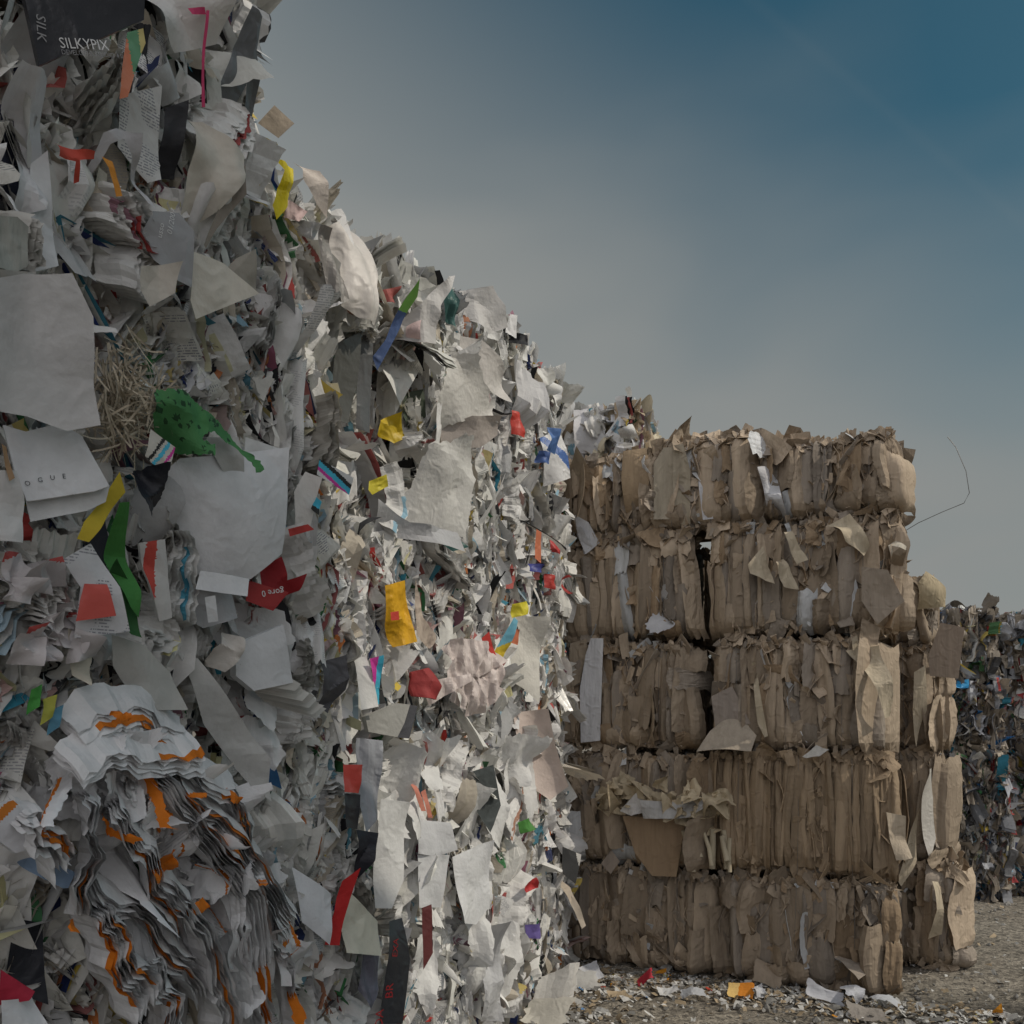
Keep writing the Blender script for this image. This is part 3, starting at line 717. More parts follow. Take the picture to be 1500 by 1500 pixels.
# --- diagonal grey boards, book
PF([(160, 930), (210, 945), (255, 985), (275, 1040), (225, 1040), (190, 1010), (165, 975)], (.5, .49, .46), 'board', 'grey board leaning down', crump=.06, out=.14)
PF([(255, 955), (285, 965), (395, 1110), (400, 1175), (372, 1150), (300, 1060)], (.55, .54, .52), 'paper_sheet', 'long grey diagonal sheet', crump=.08, out=.12)
PF([(100, 920), (130, 930), (140, 960), (120, 1005), (100, 990)], (.62, .56, .46), 'paper_sheet', crump=.2, out=.13)
PF([(345, 945), (415, 915), (432, 1000), (372, 1012), (345, 990)], (.7, .7, .71), 'book', 'thick pale book with curved pages', crump=.03, out=.18, thick=.05, smooth=True)
for k in range(9):
    PF([(340 + k * 5, 945 + k * 7), (352 + k * 5, 1000 + k * 4), (430 + k * 4, 1012 + k * 5), (438 + k * 5, 1002 + k * 4.5)], np.array((.66, .64, .6)) * rng.uniform(.75, 1.1), 'book_page', crump=.04, out=.17 - .006 * k)
PF([(315, 950), (338, 925), (352, 935), (345, 965), (330, 985), (318, 975)], (.64, .6, .55), 'rolled_sheet', crump=.25, out=.17)
for (x, y, w, h) in ((370, 1100, 42, 70), (395, 1165, 40, 50)):
    PF([(x, y), (x + w * .7, y + h * .2), (x + w, y + h * .8), (x + w * .3, y + h * .6)], (.03, .1, .22), 'board', 'blue board', out=.1)
PF([(20, 1262), (60, 1255), (112, 1278), (95, 1300), (85, 1300), (50, 1280)], (.26, .36, .5), 'folded_sheet', 'light blue folded sheet', crump=.15, out=.15, smooth=True)
for (x, y, c) in ((45, 1010, (.07, .3, .06)), (65, 1025, (.45, .45, .08)), (75, 1040, (.12, .3, .42))):
    PF([(x, y), (x + 18, y - 8), (x + 12, y + 25), (x - 6, y + 38)], c, 'paper_sheet', 'bright coloured scrap', out=.16, crump=.1)
PF([(-10, 1180), (18, 1172), (75, 1225), (55, 1242), (25, 1250), (-10, 1225)], (.66, .66, .68), 'newspaper', 'folded newspaper with an orange edge', crump=.05, out=.2, thick=.03, bands=[(-.8, -.5, -.33, (.6, .2, .03))])
PF([(0, 1420), (50, 1452), (40, 1465), (0, 1475)], (.45, .03, .06), 'board', 'crimson board', out=.16)
PF([(0, 1465), (55, 1462), (70, 1500), (60, 1530), (0, 1530)], (.74, .74, .75), 'paper_sheet', out=.18, crump=.15)
PF([(20, 1345), (62, 1352), (65, 1470), (10, 1450)], (.02, .022, .03), 'plastic_sheet', 'black film in the hollow', material=M_FILM, out=.06)
# --- newspapers with orange edges
ORANGE = (.68, .19, .015)
for k in range(64):
    t = rng.random(); cx_ = 85 + 330 * t + rng.normal(0, 30); cy_ = 1050 + 400 * t * .8 + rng.normal(20, 85)
    if cx_ < 85 or cx_ > 440 or cy_ > 1520 or cy_ < 1035: continue
    if (cx_ - 130) > (cy_ - 1020) * .95: continue
    ang = R(rng.normal(55, 28)); ln = rng.uniform(50, 125); wd = rng.uniform(26, 58)
    e = np.array((math.cos(ang), math.sin(ang))); g = np.array((-e[1], e[0])); c = np.array((cx_, cy_))
    q = [c - e * ln / 2 - g * wd / 2 * rng.uniform(.4, 1), c - e * ln * .1 - g * wd * rng.uniform(.4, .7), c + e * ln / 2 - g * wd / 2 * rng.uniform(.3, 1), c + e * ln / 2 * .9 + g * wd / 2 * rng.uniform(.4, 1), c + g * wd * rng.uniform(.35, .7), c - e * ln / 2 + g * wd / 2 * rng.uniform(.4, 1)]
    sd_ = rng.choice((-1, 1)) * rng.uniform(.1, .24)
    bd = [(-ang + math.pi / 2, sd_, sd_ + .06, ORANGE)] if rng.random() < .5 else None
    PF(q, np.array((.79, .785, .79)) * rng.uniform(.84, 1.06), 'newspaper', crump=rng.uniform(.2, .4), ncr=9, out=rng.uniform(.04, .2), bands=bd, bend=rng.normal(0, 2), bth=-ang + math.pi / 2, printed=float(rng.random() < .2) * .5, jag=.5, up=rng.normal(.1, .35), yaw=rng.normal(0, .45), folds=rng.uniform(.03, .12))
for (pts) in ([(213, 1118), (228, 1125), (236, 1170), (230, 1212), (222, 1208), (222, 1165)], [(235, 1145), (262, 1160), (295, 1160), (294, 1168), (262, 1168), (240, 1155)], [(145, 1188), (165, 1212), (196, 1228), (190, 1236), (160, 1222)], [(200, 1284), (230, 1270), (248, 1295), (265, 1335), (258, 1336), (236, 1296), (205, 1290)], [(236, 1240), (254, 1250), (262, 1272), (246, 1280), (234, 1262)], [(332, 1155), (358, 1170), (352, 1178), (338, 1176)], [(100, 1345), (114, 1348), (112, 1366), (100, 1365)], [(398, 1375), (432, 1400), (440, 1440), (425, 1500), (416, 1500), (430, 1440), (420, 1405)], [(265, 1335), (300, 1315), (312, 1330), (280, 1345)], [(160, 1042), (190, 1044), (192, 1055), (170, 1054)]):
    PF(pts, ORANGE, 'newspaper_margin', 'orange printed margin', crump=.35, ncr=8, out=.24, face=.5, jag=.4, folds=.1)
def news_bundle(path, layers, dep, turn, out=.2, spread=.009, orange=.25, name='newspaper_bundle', base=(.8, .79, .79), rim=None):
    pts = np.array([hit(x, y, paper.P + WN * out, WN) for x, y in path])
    b = paper.bale_at(pts.mean(0)); nu, nv = 22, 5
    t = np.linspace(0, len(pts) - 1, nu + 1)
    C3 = np.stack([np.interp(t, np.arange(len(pts)), pts[:, i]) for i in range(3)], 1)
    for _ in range(3): C3[1:-1] = (C3[:-2] + 2 * C3[1:-1] + C3[2:]) / 4
    e = np.gradient(C3, axis=0); e /= np.linalg.norm(e, axis=1)[:, None]
    q = np.cross(e, WN); q /= np.linalg.norm(q, axis=1)[:, None]
    ph = rng.uniform(0, 6, 4); mb = MB()
    s_ = np.linspace(0, 1, nu + 1); d_ = np.linspace(-.5, .5, nv + 1)
    wav = (.011 * np.sin(s_ * rng.uniform(9, 17) + ph[0]) + .005 * np.sin(s_ * 37 + ph[1])) * dep / .15
    for k in range(layers):
        P = []
        w2 = rng.normal(0, .003, nu + 1) + rng.normal(0, .004) * np.sin(s_ * rng.uniform(5, 16) + rng.uniform(0, 6)); pr = rng.normal(0, .012) + rng.normal(0, .004, nu + 1)
        for j, d in enumerate(d_):
            dd = d * dep + (pr if d > .1 else 0)
            off = (k - layers / 2) * spread * (1 + 1.1 * s_) + wav * (1 + .8 * d) + w2 + dd * math.sin(turn) + .012 * math.sin(5 * d + ph[2]) * np.sin(s_ * 13 + ph[3])
            P.append(C3 + q * off[:, None] + WN * (dd * math.cos(turn) - .004 * k if np.isscalar(dd) else (dd * math.cos(turn))[:, None]))
        P = np.vstack(P); f = gf(nu, nv); c = np.array(base) * rng.uniform(.82, 1.06)
        cols = np.tile(np.append(np.clip(c, 0, .88), 0), (len(f), 1))
        if rng.random() < orange:
            i = np.arange(len(f)); a0 = rng.integers(0, nu - 8); m = (i // nu >= nv - 1) & (i % nu >= a0) & (i % nu < a0 + rng.integers(6, 18)); cols[m, :3] = ORANGE if rim is None else rim
        mb.add((P - b.loc) @ b.Rm.T, f, cols)
    mb.build(name, M_PAPER, b.root, smooth=False)
for path, ly, dp, tn in (
    ([(228, 1135), (268, 1195), (320, 1250), (362, 1320), (378, 1405)], 9, .16, .5), ([(252, 1145), (318, 1205), (378, 1268), (420, 1360)], 8, .16, .7),
    ([(132, 1290), (190, 1335), (250, 1390), (290, 1450)], 7, .14, .6), ([(140, 1325), (165, 1400), (205, 1465)], 9, .16, .4),
    ([(322, 1285), (342, 1330), (338, 1385), (362, 1445), (372, 1500)], 11, .15, .2), ([(104, 1068), (160, 1036), (215, 1045), (258, 1085)], 6, .13, 1.0),
    ([(100, 1120), (170, 1092), (235, 1112), (285, 1098)], 6, .14, .9), ([(122, 1165), (134, 1215), (128, 1270), (112, 1340)], 5, .14, .7),
    ([(160, 1180), (205, 1230), (230, 1290), (268, 1345)], 7, .15, .8), ([(240, 1300), (290, 1360), (320, 1440), (322, 1510)], 8, .15, .5),
    ([(270, 1120), (330, 1150), (360, 1200), (352, 1250)], 6, .14, .9), ([(180, 1120), (215, 1160), (225, 1220)], 6, .13, 1.1),
    ([(390, 1370), (420, 1420), (425, 1500)], 5, .14, .6), ([(210, 1400), (240, 1450), (250, 1515)], 7, .15, .6), ([(20, 1190), (50, 1215), (85, 1260)], 7, .14, .5)):
    news_bundle(path, ly, dp, tn, out=rng.uniform(.19, .25))
for k in range(64):    # sheets squeezed side by side all over the wall
    x = rng.uniform(10, 800); top = np.interp(x, [0, 370, 380, 430, 560, 600, 730, 830], [-20, -20, 190, 260, 400, 450, 470, 620]) + 40
    y = rng.uniform(top, 1470)
    if 90 < x < 440 and y > 960 and (x - 130) < (y - 1000): continue
    ln = rng.uniform(50, 150) * (1.15 - x / 1500); a = rng.normal(0, .3)
    path = [(x, y)]
    for q_ in range(3):
        a += rng.normal(0, .3); path.append((path[-1][0] + math.sin(a) * ln / 3, path[-1][1] + math.cos(a) * ln / 3))
    g_ = rng.random()
    news_bundle(path, int(rng.integers(5, 11)), rng.uniform(.10, .16), rng.choice((-1, 1)) * rng.uniform(.2, .95), out=rng.uniform(.02, .1), spread=rng.uniform(.005, .012), orange=.3 if g_ < .35 else 0,
                name='folded_paper', base=(.8, .785, .76) if g_ < .75 else ((.6, .58, .54) if g_ < .9 else (.5, .47, .42)), rim=paper_colour(1.0))
for k in range(7):     # fan of pages, edge on
    x = 320 + k * 12
    PF([(x, 1295 + k * 6), (x + 7, 1293 + k * 6), (x + 26, 1350 + k * 5), (x + 24, 1420 + k * 4), (x + 14, 1420 + k * 4), (x + 16, 1352 + k * 5)], np.array((.62, .61, .61)) * rng.uniform(.8, 1.15), 'newspaper', crump=.2, out=.22, folds=.08, yaw=rng.normal(.4, .2))
for k in range(6):
    x = 140 + k * 12
    PF([(x, 1330), (x + 9, 1328), (x + 40 - k * 2, 1430), (x + 30, 1460), (x + 16, 1440)], np.array((.56, .56, .57)) * rng.uniform(.85, 1.1), 'newspaper', crump=.08, out=.14 + .012 * k, bend=1.5)
# --- middle / sunlit part of the wall
PF([(482, 330), (510, 318), (555, 320), (568, 360), (550, 420), (545, 478), (515, 470), (488, 452), (478, 400)], (.74, .69, .64), 'plastic_bag', 'draped white bag', material=M_FILM, crump=.12, folds=.12, pillow=.15, out=.12, smooth=True)
PF([(468, 330), (485, 335), (508, 440), (498, 446), (480, 420), (472, 380)], (.3, .28, .26), 'plastic_bag', 'grey folded film', material=M_FILM, crump=.2, folds=.15, out=.14)
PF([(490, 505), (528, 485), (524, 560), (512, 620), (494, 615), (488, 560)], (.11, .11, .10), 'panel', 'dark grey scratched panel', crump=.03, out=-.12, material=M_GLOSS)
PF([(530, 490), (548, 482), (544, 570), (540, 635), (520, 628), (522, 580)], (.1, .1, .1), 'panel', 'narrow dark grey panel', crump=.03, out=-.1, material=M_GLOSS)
PF([(553, 520), (600, 505), (628, 520), (630, 560), (590, 640), (552, 600)], (.58, .56, .53), 'board', 'pale board in the gap', crump=.04, out=-.1)
PF([(570, 495), (590, 418), (597, 440), (588, 480), (562, 540), (555, 520)], (.09, .14, .3), 'plastic_bag', 'blue and green film sleeve', material=M_FILM, bands=[(1.5, .22, .6, (.25, .55, .12))], out=.06, crump=.15)
PF([(585, 490), (610, 450), (655, 405), (670, 402), (640, 450), (636, 505), (612, 502)], (.6, .58, .56), 'sack', 'grey white sack corner', crump=.15, folds=.08, out=.14)
PF([(645, 425), (665, 412), (672, 440), (668, 480), (655, 470)], (.05, .13, .12), 'plastic_bag', 'teal film', material=M_FILM, out=.12, folds=.12)
PF([(672, 425), (718, 420), (735, 450), (742, 480), (715, 490), (690, 470)], (.64, .62, .6), 'sack', 'grey crumpled sack on the top', crump=.2, ncr=7, out=.12)
PF([(655, 490), (700, 500), (755, 545), (750, 590), (690, 560)], (.68, .64, .6), 'paper_sheet', crump=.1, out=.12)
PF([(560, 615), (580, 605), (592, 642), (575, 650), (555, 635)], (.6, .42, .02), 'plastic_bag', 'small yellow printed bag', material=M_FILM, crump=.2, out=.0)
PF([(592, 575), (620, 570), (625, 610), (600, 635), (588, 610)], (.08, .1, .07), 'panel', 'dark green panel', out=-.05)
PF([(655, 520), (690, 525), (735, 590), (740, 615), (690, 612), (625, 635), (628, 600)], (.8, .77, .72), 'large_sheet', 'large white torn sheet', crump=.12, ncr=6, out=.17, jag=.3, face=.55)
PF([(625, 636), (690, 608), (738, 610), (735, 640), (700, 655), (640, 650)], (.52, .46, .42), 'large_sheet', 'shaded underside of a torn sheet', crump=.1, out=.15, up=-.4)  # the underside's shade is put into its darker colour
PF([(612, 655), (680, 640), (700, 700), (695, 790), (670, 775), (600, 765), (570, 745), (600, 720)], (.8, .78, .74), 'large_sheet', 'large white creased sheet', crump=.14, ncr=7, out=.17, jag=.3)
PF([(555, 730), (600, 765), (672, 780), (680, 808), (640, 800), (560, 780)], (.48, .48, .49), 'sack', 'grey sack below the white sheet', crump=.12, out=.14)
PF([(630, 780), (665, 782), (682, 802), (662, 808)], (.03, .1, .09), 'plastic_bag', 'dark teal film corner', material=M_FILM, out=.16)
PF([(540, 705), (565, 695), (570, 712), (545, 725), (538, 718)], (.65, .55, .05), 'plastic_bag', 'yellow film corner', material=M_FILM, out=.12)
PF([(468, 672), (518, 700), (512, 725), (464, 695)], (.7, .7, .7), 'test_strip', 'printing test strip with black, cyan and magenta bands', crump=.01, out=.18, bands=[(1.05, .04, .14, K_), (1.05, -.09, .04, C_), (1.05, -.17, -.09, M_)])
PF([(455, 745), (463, 728), (472, 735), (466, 755)], C_, 'test_strip', 'small cyan and black strip', out=.18, bands=[(1.2, -.6, -.1, K_)])
PF([(450, 690), (470, 700), (452, 780), (430, 770), (432, 720)], (.72, .68, .64), 'paper_sheet', crump=.05, out=.13)
PF([(422, 775), (450, 768), (458, 776), (425, 786)], (.55, .07, .06), 'ribbon', 'thin red strip', out=.18)
PF([(560, 858), (592, 850), (600, 885), (610, 940), (580, 948), (566, 915)], (.78, .42, .02), 'plastic_bag', 'yellow orange bag with a red badge', material=M_FILM, crump=.12, out=.17, folds=.06, bands=None)
PF([(572, 897), (584, 895), (585, 908), (573, 909)], (.6, .07, .05), 'badge', 'small red badge', out=.225, crump=0)
PF([(593, 850), (620, 905), (650, 935), (640, 950), (610, 930)], (.72, .6, .5), 'plastic_bag', 'pale draped film', material=M_FILM, crump=.15, out=.15, folds=.08)
PF([(540, 965), (556, 960), (560, 1000), (568, 1030), (555, 1032), (546, 1000)], C_, 'test_strip', 'narrow cyan and magenta strip', out=.18, crump=.1, bands=[(0, -.5, -.06, M_), (0, .07, .5, K_)])
PF([(525, 965), (542, 960), (552, 1035), (525, 1040)], (.7, .69, .67), 'paper_sheet', out=.14, crump=.06)
PF([(470, 970), (500, 960), (505, 1010), (490, 1045), (475, 1030)], (.1, .1, .11), 'plastic_bag', 'crumpled black bag', material=M_FILM, crump=.25, out=.12)
PF([(605, 985), (632, 978), (645, 1005), (640, 1025), (608, 1020)], (.35, .05, .05), 'carton', 'small dark red carton', out=.15, thick=.03)
for k in range(9):
    a = k / 9 * 2 * math.pi; c = np.array((690, 992)); e = np.array((math.cos(a), math.sin(a))); g = np.array((-e[1], e[0])); ln = rng.uniform(30, 75)
    PF([c + g * 5, c - g * 5, c + e * ln - g * 18, c + e * ln + g * 18], np.array((.74, .64, .6)) * rng.uniform(.9, 1.08), 'plastic_bag', 'pinkish white film', material=M_FILM, folds=.15, crump=.12, out=.15, up=rng.normal(0, .2))
PF([(722, 965), (745, 905), (752, 910), (748, 945), (735, 985), (728, 980)], (.2, .5, .65), 'printed_sleeve', 'blue, yellow and red printed sleeve', out=.16, material=M_GLOSS, bands=[(-1.2, -.05, .22, (.75, .55, .05)), (-1.2, .22, .6, (.6, .08, .06))])
PF([(705, 935), (715, 925), (735, 985), (722, 975)], (.6, .06, .05), 'ribbon', 'red strip', out=.16)
PF([(750, 885), (775, 880), (772, 900), (752, 905)], (.75, .65, .05), 'plastic_bag', 'yellow film bit', material=M_FILM, out=.15)
PF([(735, 900), (792, 905), (790, 1030), (770, 1010), (740, 990)], (.78, .75, .68), 'paper_sheet', crump=.06, out=.1)
PF([(535, 1050), (582, 1030), (602, 1032), (592, 1060), (582, 1080), (540, 1072)], (.42, .41, .38), 'carton', 'grey carton', out=.16, crump=.03, thick=.04)
PF([(582, 1030), (612, 1034), (600, 1082), (580, 1080)], (.09, .09, .1), 'carton', 'dark carton side', out=.19, crump=.02)
PF([(503, 1120), (530, 1120), (528, 1162), (504, 1160)], (.62, .08, .06), 'card', 'small red card', out=.17, crump=.03, material=M_GLOSS)
PF([(504, 1162), (528, 1164), (526, 1215), (506, 1212)], (.03, .03, .035), 'card', 'black card under the red one', out=.16, crump=.05, material=M_GLOSS)
PF([(520, 1215), (553, 1220), (545, 1260), (528, 1300), (522, 1260)], (.03, .03, .04), 'plastic_bag', 'black torn film', material=M_FILM, out=.16)
PF([(520, 1080), (560, 1085), (556, 1190), (530, 1220), (522, 1160)], (.36, .37, .4), 'plastic_bag', 'grey translucent film', material=M_FILM, folds=.15, out=.12)
for (x, y) in ((603, 1150), (615, 1160)):
    PF([(x, y), (x + 8, y - 4), (x + 20, y + 38), (x + 14, y + 38)], (.65, .25, .18), 'ribbon', 'pale red stripe', out=.15)
PF([(605, 1200), (660, 1205), (675, 1245), (640, 1255), (610, 1250)], (.66, .66, .67), 'paper_sheet', out=.14, crump=.12)
PF([(612, 1252), (655, 1252), (650, 1330), (615, 1330)], (.76, .76, .76), 'paper_sheet', out=.13, crump=.03)
PF([(660, 1255), (720, 1230), (725, 1330), (700, 1355), (668, 1350)], (.75, .75, .75), 'paper_sheet', 'tall white creased sheet', out=.15, crump=.1)
PF([(555, 1170), (600, 1175), (590, 1290), (570, 1330), (548, 1330)], (.74, .73, .71), 'paper_sheet', out=.12, crump=.12)
PF([(690, 1130), (720, 1120), (735, 1180), (720, 1220), (700, 1190)], (.08, .09, .09), 'plastic_bag', 'dark film with pale marks', material=M_FILM, out=.12)
PF([(745, 1045), (800, 1038), (812, 1090), (832, 1150), (805, 1172), (770, 1150), (752, 1110)], (.66, .55, .49), 'rolled_sheet', 'pale pink rolled sheet', out=.12, crump=.04, bend=4, bth=.2, smooth=True, face=.7)
PF([(755, 1205), (775, 1198), (785, 1215), (765, 1222)], (.1, .3, .07), 'plastic_bag', 'green film scrap', material=M_FILM, out=.15)
PF([(765, 1295), (785, 1285), (788, 1300), (772, 1308)], (.55, .05, .05), 'plastic_bag', 'red film scrap', material=M_FILM, out=.15)
PF([(770, 1355), (792, 1352), (792, 1375), (772, 1375)], (.16, .12, .35), 'plastic_bag', 'purple film scrap', material=M_FILM, out=.15)
PF([(824, 1240), (852, 1252), (843, 1295), (824, 1280)], (.62, .6, .56), 'photo_card', 'card with a dark photo', out=.2, face=.7, crump=.02, bands=[(.2, -.32, .22, (.06, .06, .06))])
PF([(825, 1290), (838, 1300), (856, 1355), (850, 1360), (835, 1320), (822, 1300)], (.6, .52, .42), 'paper_strip', 'long hanging paper strip', out=.15, face=.6)
PF([(572, 1350), (592, 1345), (602, 1405), (590, 1500), (556, 1500), (562, 1440)], (.045, .045, .05), 'panel', 'black panel with red letters', out=.17, crump=.04, material=M_GLOSS, text=[('BR', 574, 1462, 13, 1.45, M_INKR), ('DA', 560, 1505, 13, 1.45, M_INKR), ('EXA', 580, 1402, 10, 1.35, M_INKR)])
PF([(530, 1380), (560, 1370), (556, 1450), (540, 1480), (525, 1450)], (.16, .16, .2), 'plastic_bag', 'dark grey film', material=M_FILM, out=.14, folds=.12)
PF([(500, 1290), (520, 1270), (498, 1385), (480, 1385), (492, 1330)], (.55, .03, .03), 'card', 'bright red card edge', out=.18)
PF([(505, 1300), (560, 1350), (555, 1400), (500, 1395)], (.74, .7, .58), 'paper_sheet', out=.15, crump=.08, yaw=.3)
PF([(430, 1270), (490, 1310), (485, 1385), (440, 1350)], (.74, .74, .76), 'paper_sheet', out=.17, crump=.05)
PF([(620, 1330), (635, 1325), (632, 1395), (618, 1420)], (.12, .03, .03), 'card', out=.16)
PF([(690, 1360), (720, 1345), (735, 1420), (750, 1500), (715, 1500)], (.62, .62, .63), 'paper_sheet', out=.15, crump=.18, folds=.1)
for k in range(16):      # long creased white sheets low on the wall
    x, y = rng.uniform(540, 745), rng.uniform(1075, 1400); w, h = rng.uniform(28, 62), rng.uniform(70, 150)
    PF([(x, y), (x + w * .5, y - rng.uniform(0, 14)), (x + w, y + rng.uniform(0, 12)), (x + w * rng.uniform(.8, 1.25), y + h * .55), (x + w * rng.uniform(.5, 1.1), y + h), (x + w * .3, y + h * rng.uniform(.8, 1.05)), (x - rng.uniform(-5, 14), y + h * .6)],
       np.array((.8, .79, .77)) * rng.uniform(.88, 1.05), 'large_sheet', crump=.2, ncr=7, folds=rng.uniform(.04, .12), out=rng.uniform(.03, .12), face=rng.uniform(.2, .6), jag=.3, yaw=rng.normal(0, .3))
for k in range(14):
    x, y = rng.uniform(20, 420), rng.uniform(880, 1060); w, h = rng.uniform(40, 80), rng.uniform(50, 110)
    PF([(x, y), (x + w * .5, y - rng.uniform(0, 14)), (x + w, y + rng.uniform(0, 12)), (x + w * rng.uniform(.8, 1.25), y + h * .55), (x + w * rng.uniform(.5, 1.1), y + h), (x - rng.uniform(-5, 14), y + h * .6)],
       np.array((.74, .735, .73)) * rng.uniform(.85, 1.05), 'folded_sheet', crump=.22, ncr=8, folds=rng.uniform(.03, .1), out=rng.uniform(.0, .1), face=rng.uniform(.2, .6), jag=.3, yaw=rng.normal(0, .3), bend=rng.normal(0, 1.5), bth=rng.uniform(0, 3))
# right-hand rim of the wall
for (x, y, w, h, c, nm) in ((752, 600, 16, 42, (.6, .06, .04), 'red'), (805, 625, 14, 40, (.1, .2, .45), 'blue'), (790, 660, 16, 20, (.08, .14, .35), 'blue'), (808, 790, 14, 22, (.5, .05, .05), 'red'), (785, 775, 8, 50, (.65, .2, .1), 'orange red'), (800, 840, 14, 24, (.5, .06, .05), 'red'), (778, 825, 18, 14, (.07, .08, .3), 'blue'), (750, 920, 10, 25, (.65, .2, .1), 'orange')):
    PF([(x, y), (x + w, y + h * .1), (x + w * .9, y + h), (x - w * .2, y + h * .85)], c, 'plastic_bag', nm + ' printed film scrap', material=M_FILM, out=.15, crump=.15)
PF([(795, 640), (822, 630), (836, 700), (800, 712)], (.78, .77, .76), 'plastic_bag', 'white and blue printed bag', material=M_FILM, out=.12, crump=.1, bands=[(1.0, .05, .2, (.1, .2, .5))])
for k in range(42):   # torn flags along the crest
    x = rng.uniform(385, 832)
    yl = np.interp(x, [385, 430, 480, 560, 600, 650, 730, 780, 832], [215, 265, 330, 390, 430, 425, 440, 505, 585]) + rng.uniform(0, 45)
    w = rng.uniform(10, 34); h = rng.uniform(16, 42)
    PF([(x, yl), (x + w, yl + rng.normal(0, 8)), (x + w * rng.uniform(.5, 1.1), yl + h), (x - rng.uniform(0, 8), yl + h * .8)], paper_colour(.12), 'torn_sheet', crump=.25, ncr=5, out=rng.uniform(-.1, .1), yaw=rng.normal(0, .5), up=rng.normal(0, .3), folds=.06 if rng.random() < .4 else 0)
# ================================================================== THE CARDBOARD STACK
CY = R(-24)
CU = np.array((math.cos(CY), math.sin(CY), 0)); CI = np.array((-math.sin(CY), math.cos(CY), 0))
Q0 = np.array((3.64, 8.46, 0))
card = Wall(Q0, -CI); cback = Wall(Q0 + CI * 1.25, -CI)
GC = 'brown cardboard bales in the stack'
def card_bale(off, L, z0, H, label, faces=('F',), setback=0.0, wall=None, yaw=0.0, scr=260, dark=1.0, D=1.2, even=False):
    rz = CY + R(yaw)
    c = Q0 - CU * (off + L / 2) + CI * (D / 2 + setback) + np.array((0, 0, z0))
    t = thing('cardboard_bale', label, 'cardboard bale', tuple(c), rz, GC)
    b = Bale(t, L, D, H, c, rz, 'card'); (wall or card).bales.append(b)
    ROUND[0] = .2 if 'ragged end' in label else .03
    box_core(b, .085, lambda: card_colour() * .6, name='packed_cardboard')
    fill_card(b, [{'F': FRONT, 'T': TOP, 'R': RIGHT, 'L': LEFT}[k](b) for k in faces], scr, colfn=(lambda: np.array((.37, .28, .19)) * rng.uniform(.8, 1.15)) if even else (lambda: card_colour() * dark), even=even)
    for k in range(3): wire_loop(b, (-.33 + .33 * k) * L + rng.normal(0, .03))
    return b
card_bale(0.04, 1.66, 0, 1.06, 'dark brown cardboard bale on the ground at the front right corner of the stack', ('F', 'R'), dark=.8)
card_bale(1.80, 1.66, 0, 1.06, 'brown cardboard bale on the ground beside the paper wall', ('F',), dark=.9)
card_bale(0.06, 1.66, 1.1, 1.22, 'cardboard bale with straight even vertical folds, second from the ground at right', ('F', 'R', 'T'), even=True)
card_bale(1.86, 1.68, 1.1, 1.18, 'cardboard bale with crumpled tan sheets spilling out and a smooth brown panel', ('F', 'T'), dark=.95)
card_bale(0.20, 1.50, 2.36, 1.10, 'middle layer cardboard bale at right with a folded grey flap at its foot', ('F', 'R', 'T'))
card_bale(2.02, 1.56, 2.36, 1.10, 'cardboard bale with a tall white strip on its face', ('F', 'R', 'T'))
card_bale(.0, 1.76, 3.53, 1.10, 'cardboard bale in the fourth layer at right with tan flaps hanging at its corner', ('F', 'R', 'T'), yaw=1.5)
card_bale(1.95, 1.66, 3.53, 1.10, 'cardboard bale in the fourth layer beside the paper wall with a small white triangle', ('F', 'T'))
card_bale(0.0, 1.24, 4.68, .74, 'topmost right cardboard bale with a ragged end and a loose wire', ('F', 'R', 'T'), yaw=-2)
card_bale(1.26, 1.06, 4.68, .90, 'topmost middle cardboard bale with a white sheet and a thick ruffled top', ('F', 'T'))
card_bale(2.34, 1.25, 4.68, .82, 'topmost left cardboard bale with wide smooth boards', ('F', 'T'), yaw=2)
card_bale(3.5, 1.6, 0, 1.1, 'cardboard bale on the ground, mostly behind the end of the paper wall', scr=60)
# second stack behind, standing a little to the right
card_bale(-.60, 1.7, 0, 1.1, 'cardboard bale on the ground at the right, behind the front stack', ('F', 'R', 'T'), 1.27, cback)
card_bale(-.42, 1.7, 1.12, 1.2, 'rear cardboard bale with a pale crumpled sheet down its side', ('F', 'R', 'T'), 1.3, cback)
card_bale(-.42, 1.7, 2.34, 1.1, 'rear cardboard bale below the square board that sticks out', ('F', 'R', 'T'), 1.27, cback)
card_bale(-.34, 1.7, 3.46, .72, 'uppermost rear cardboard bale with a rounded tan carton on top', ('F', 'R', 'T'), 1.27, cback)

for z0, H, nm in ((0, 1.1, 'lowest'), (1.12, 1.2, 'second'), (2.34, 1.1, 'third'), (3.46, 1.2, 'top')):
    card_bale(1.32, 1.7, z0, H, nm + ' hidden rear cardboard bale behind the joint of the front bales', ('F',), 1.27, cback, scr=40)
CF = lambda *a, **k: feature(card, *a, material=k.pop('material', M_CARD), **k)
TAN = (.54, .46, .34); BR = (.38, .29, .2); KR = (.44, .36, .27); PW = (.66, .66, .68)
CF([(866, 935), (884, 935), (882, 985), (878, 1085), (850, 1088), (850, 1010), (858, 960)], PW, 'white_board', 'tall white strip', out=.1, crump=.03, face=.2, thick=.008)
CF([(835, 942), (860, 935), (858, 960), (850, 1000), (832, 1010)], KR, 'cardboard_sheet', out=.05)
CF([(845, 775), (852, 772), (868, 800), (855, 812)], PW, 'white_board', 'white triangle', out=.07)
CF([(843, 755), (862, 765), (878, 795), (858, 812), (846, 785)], PW, 'white_board', out=.06, crump=.03)
CF([(830, 690), (850, 660), (872, 700), (858, 755), (838, 755)], KR, 'cardboard_sheet', out=.04)
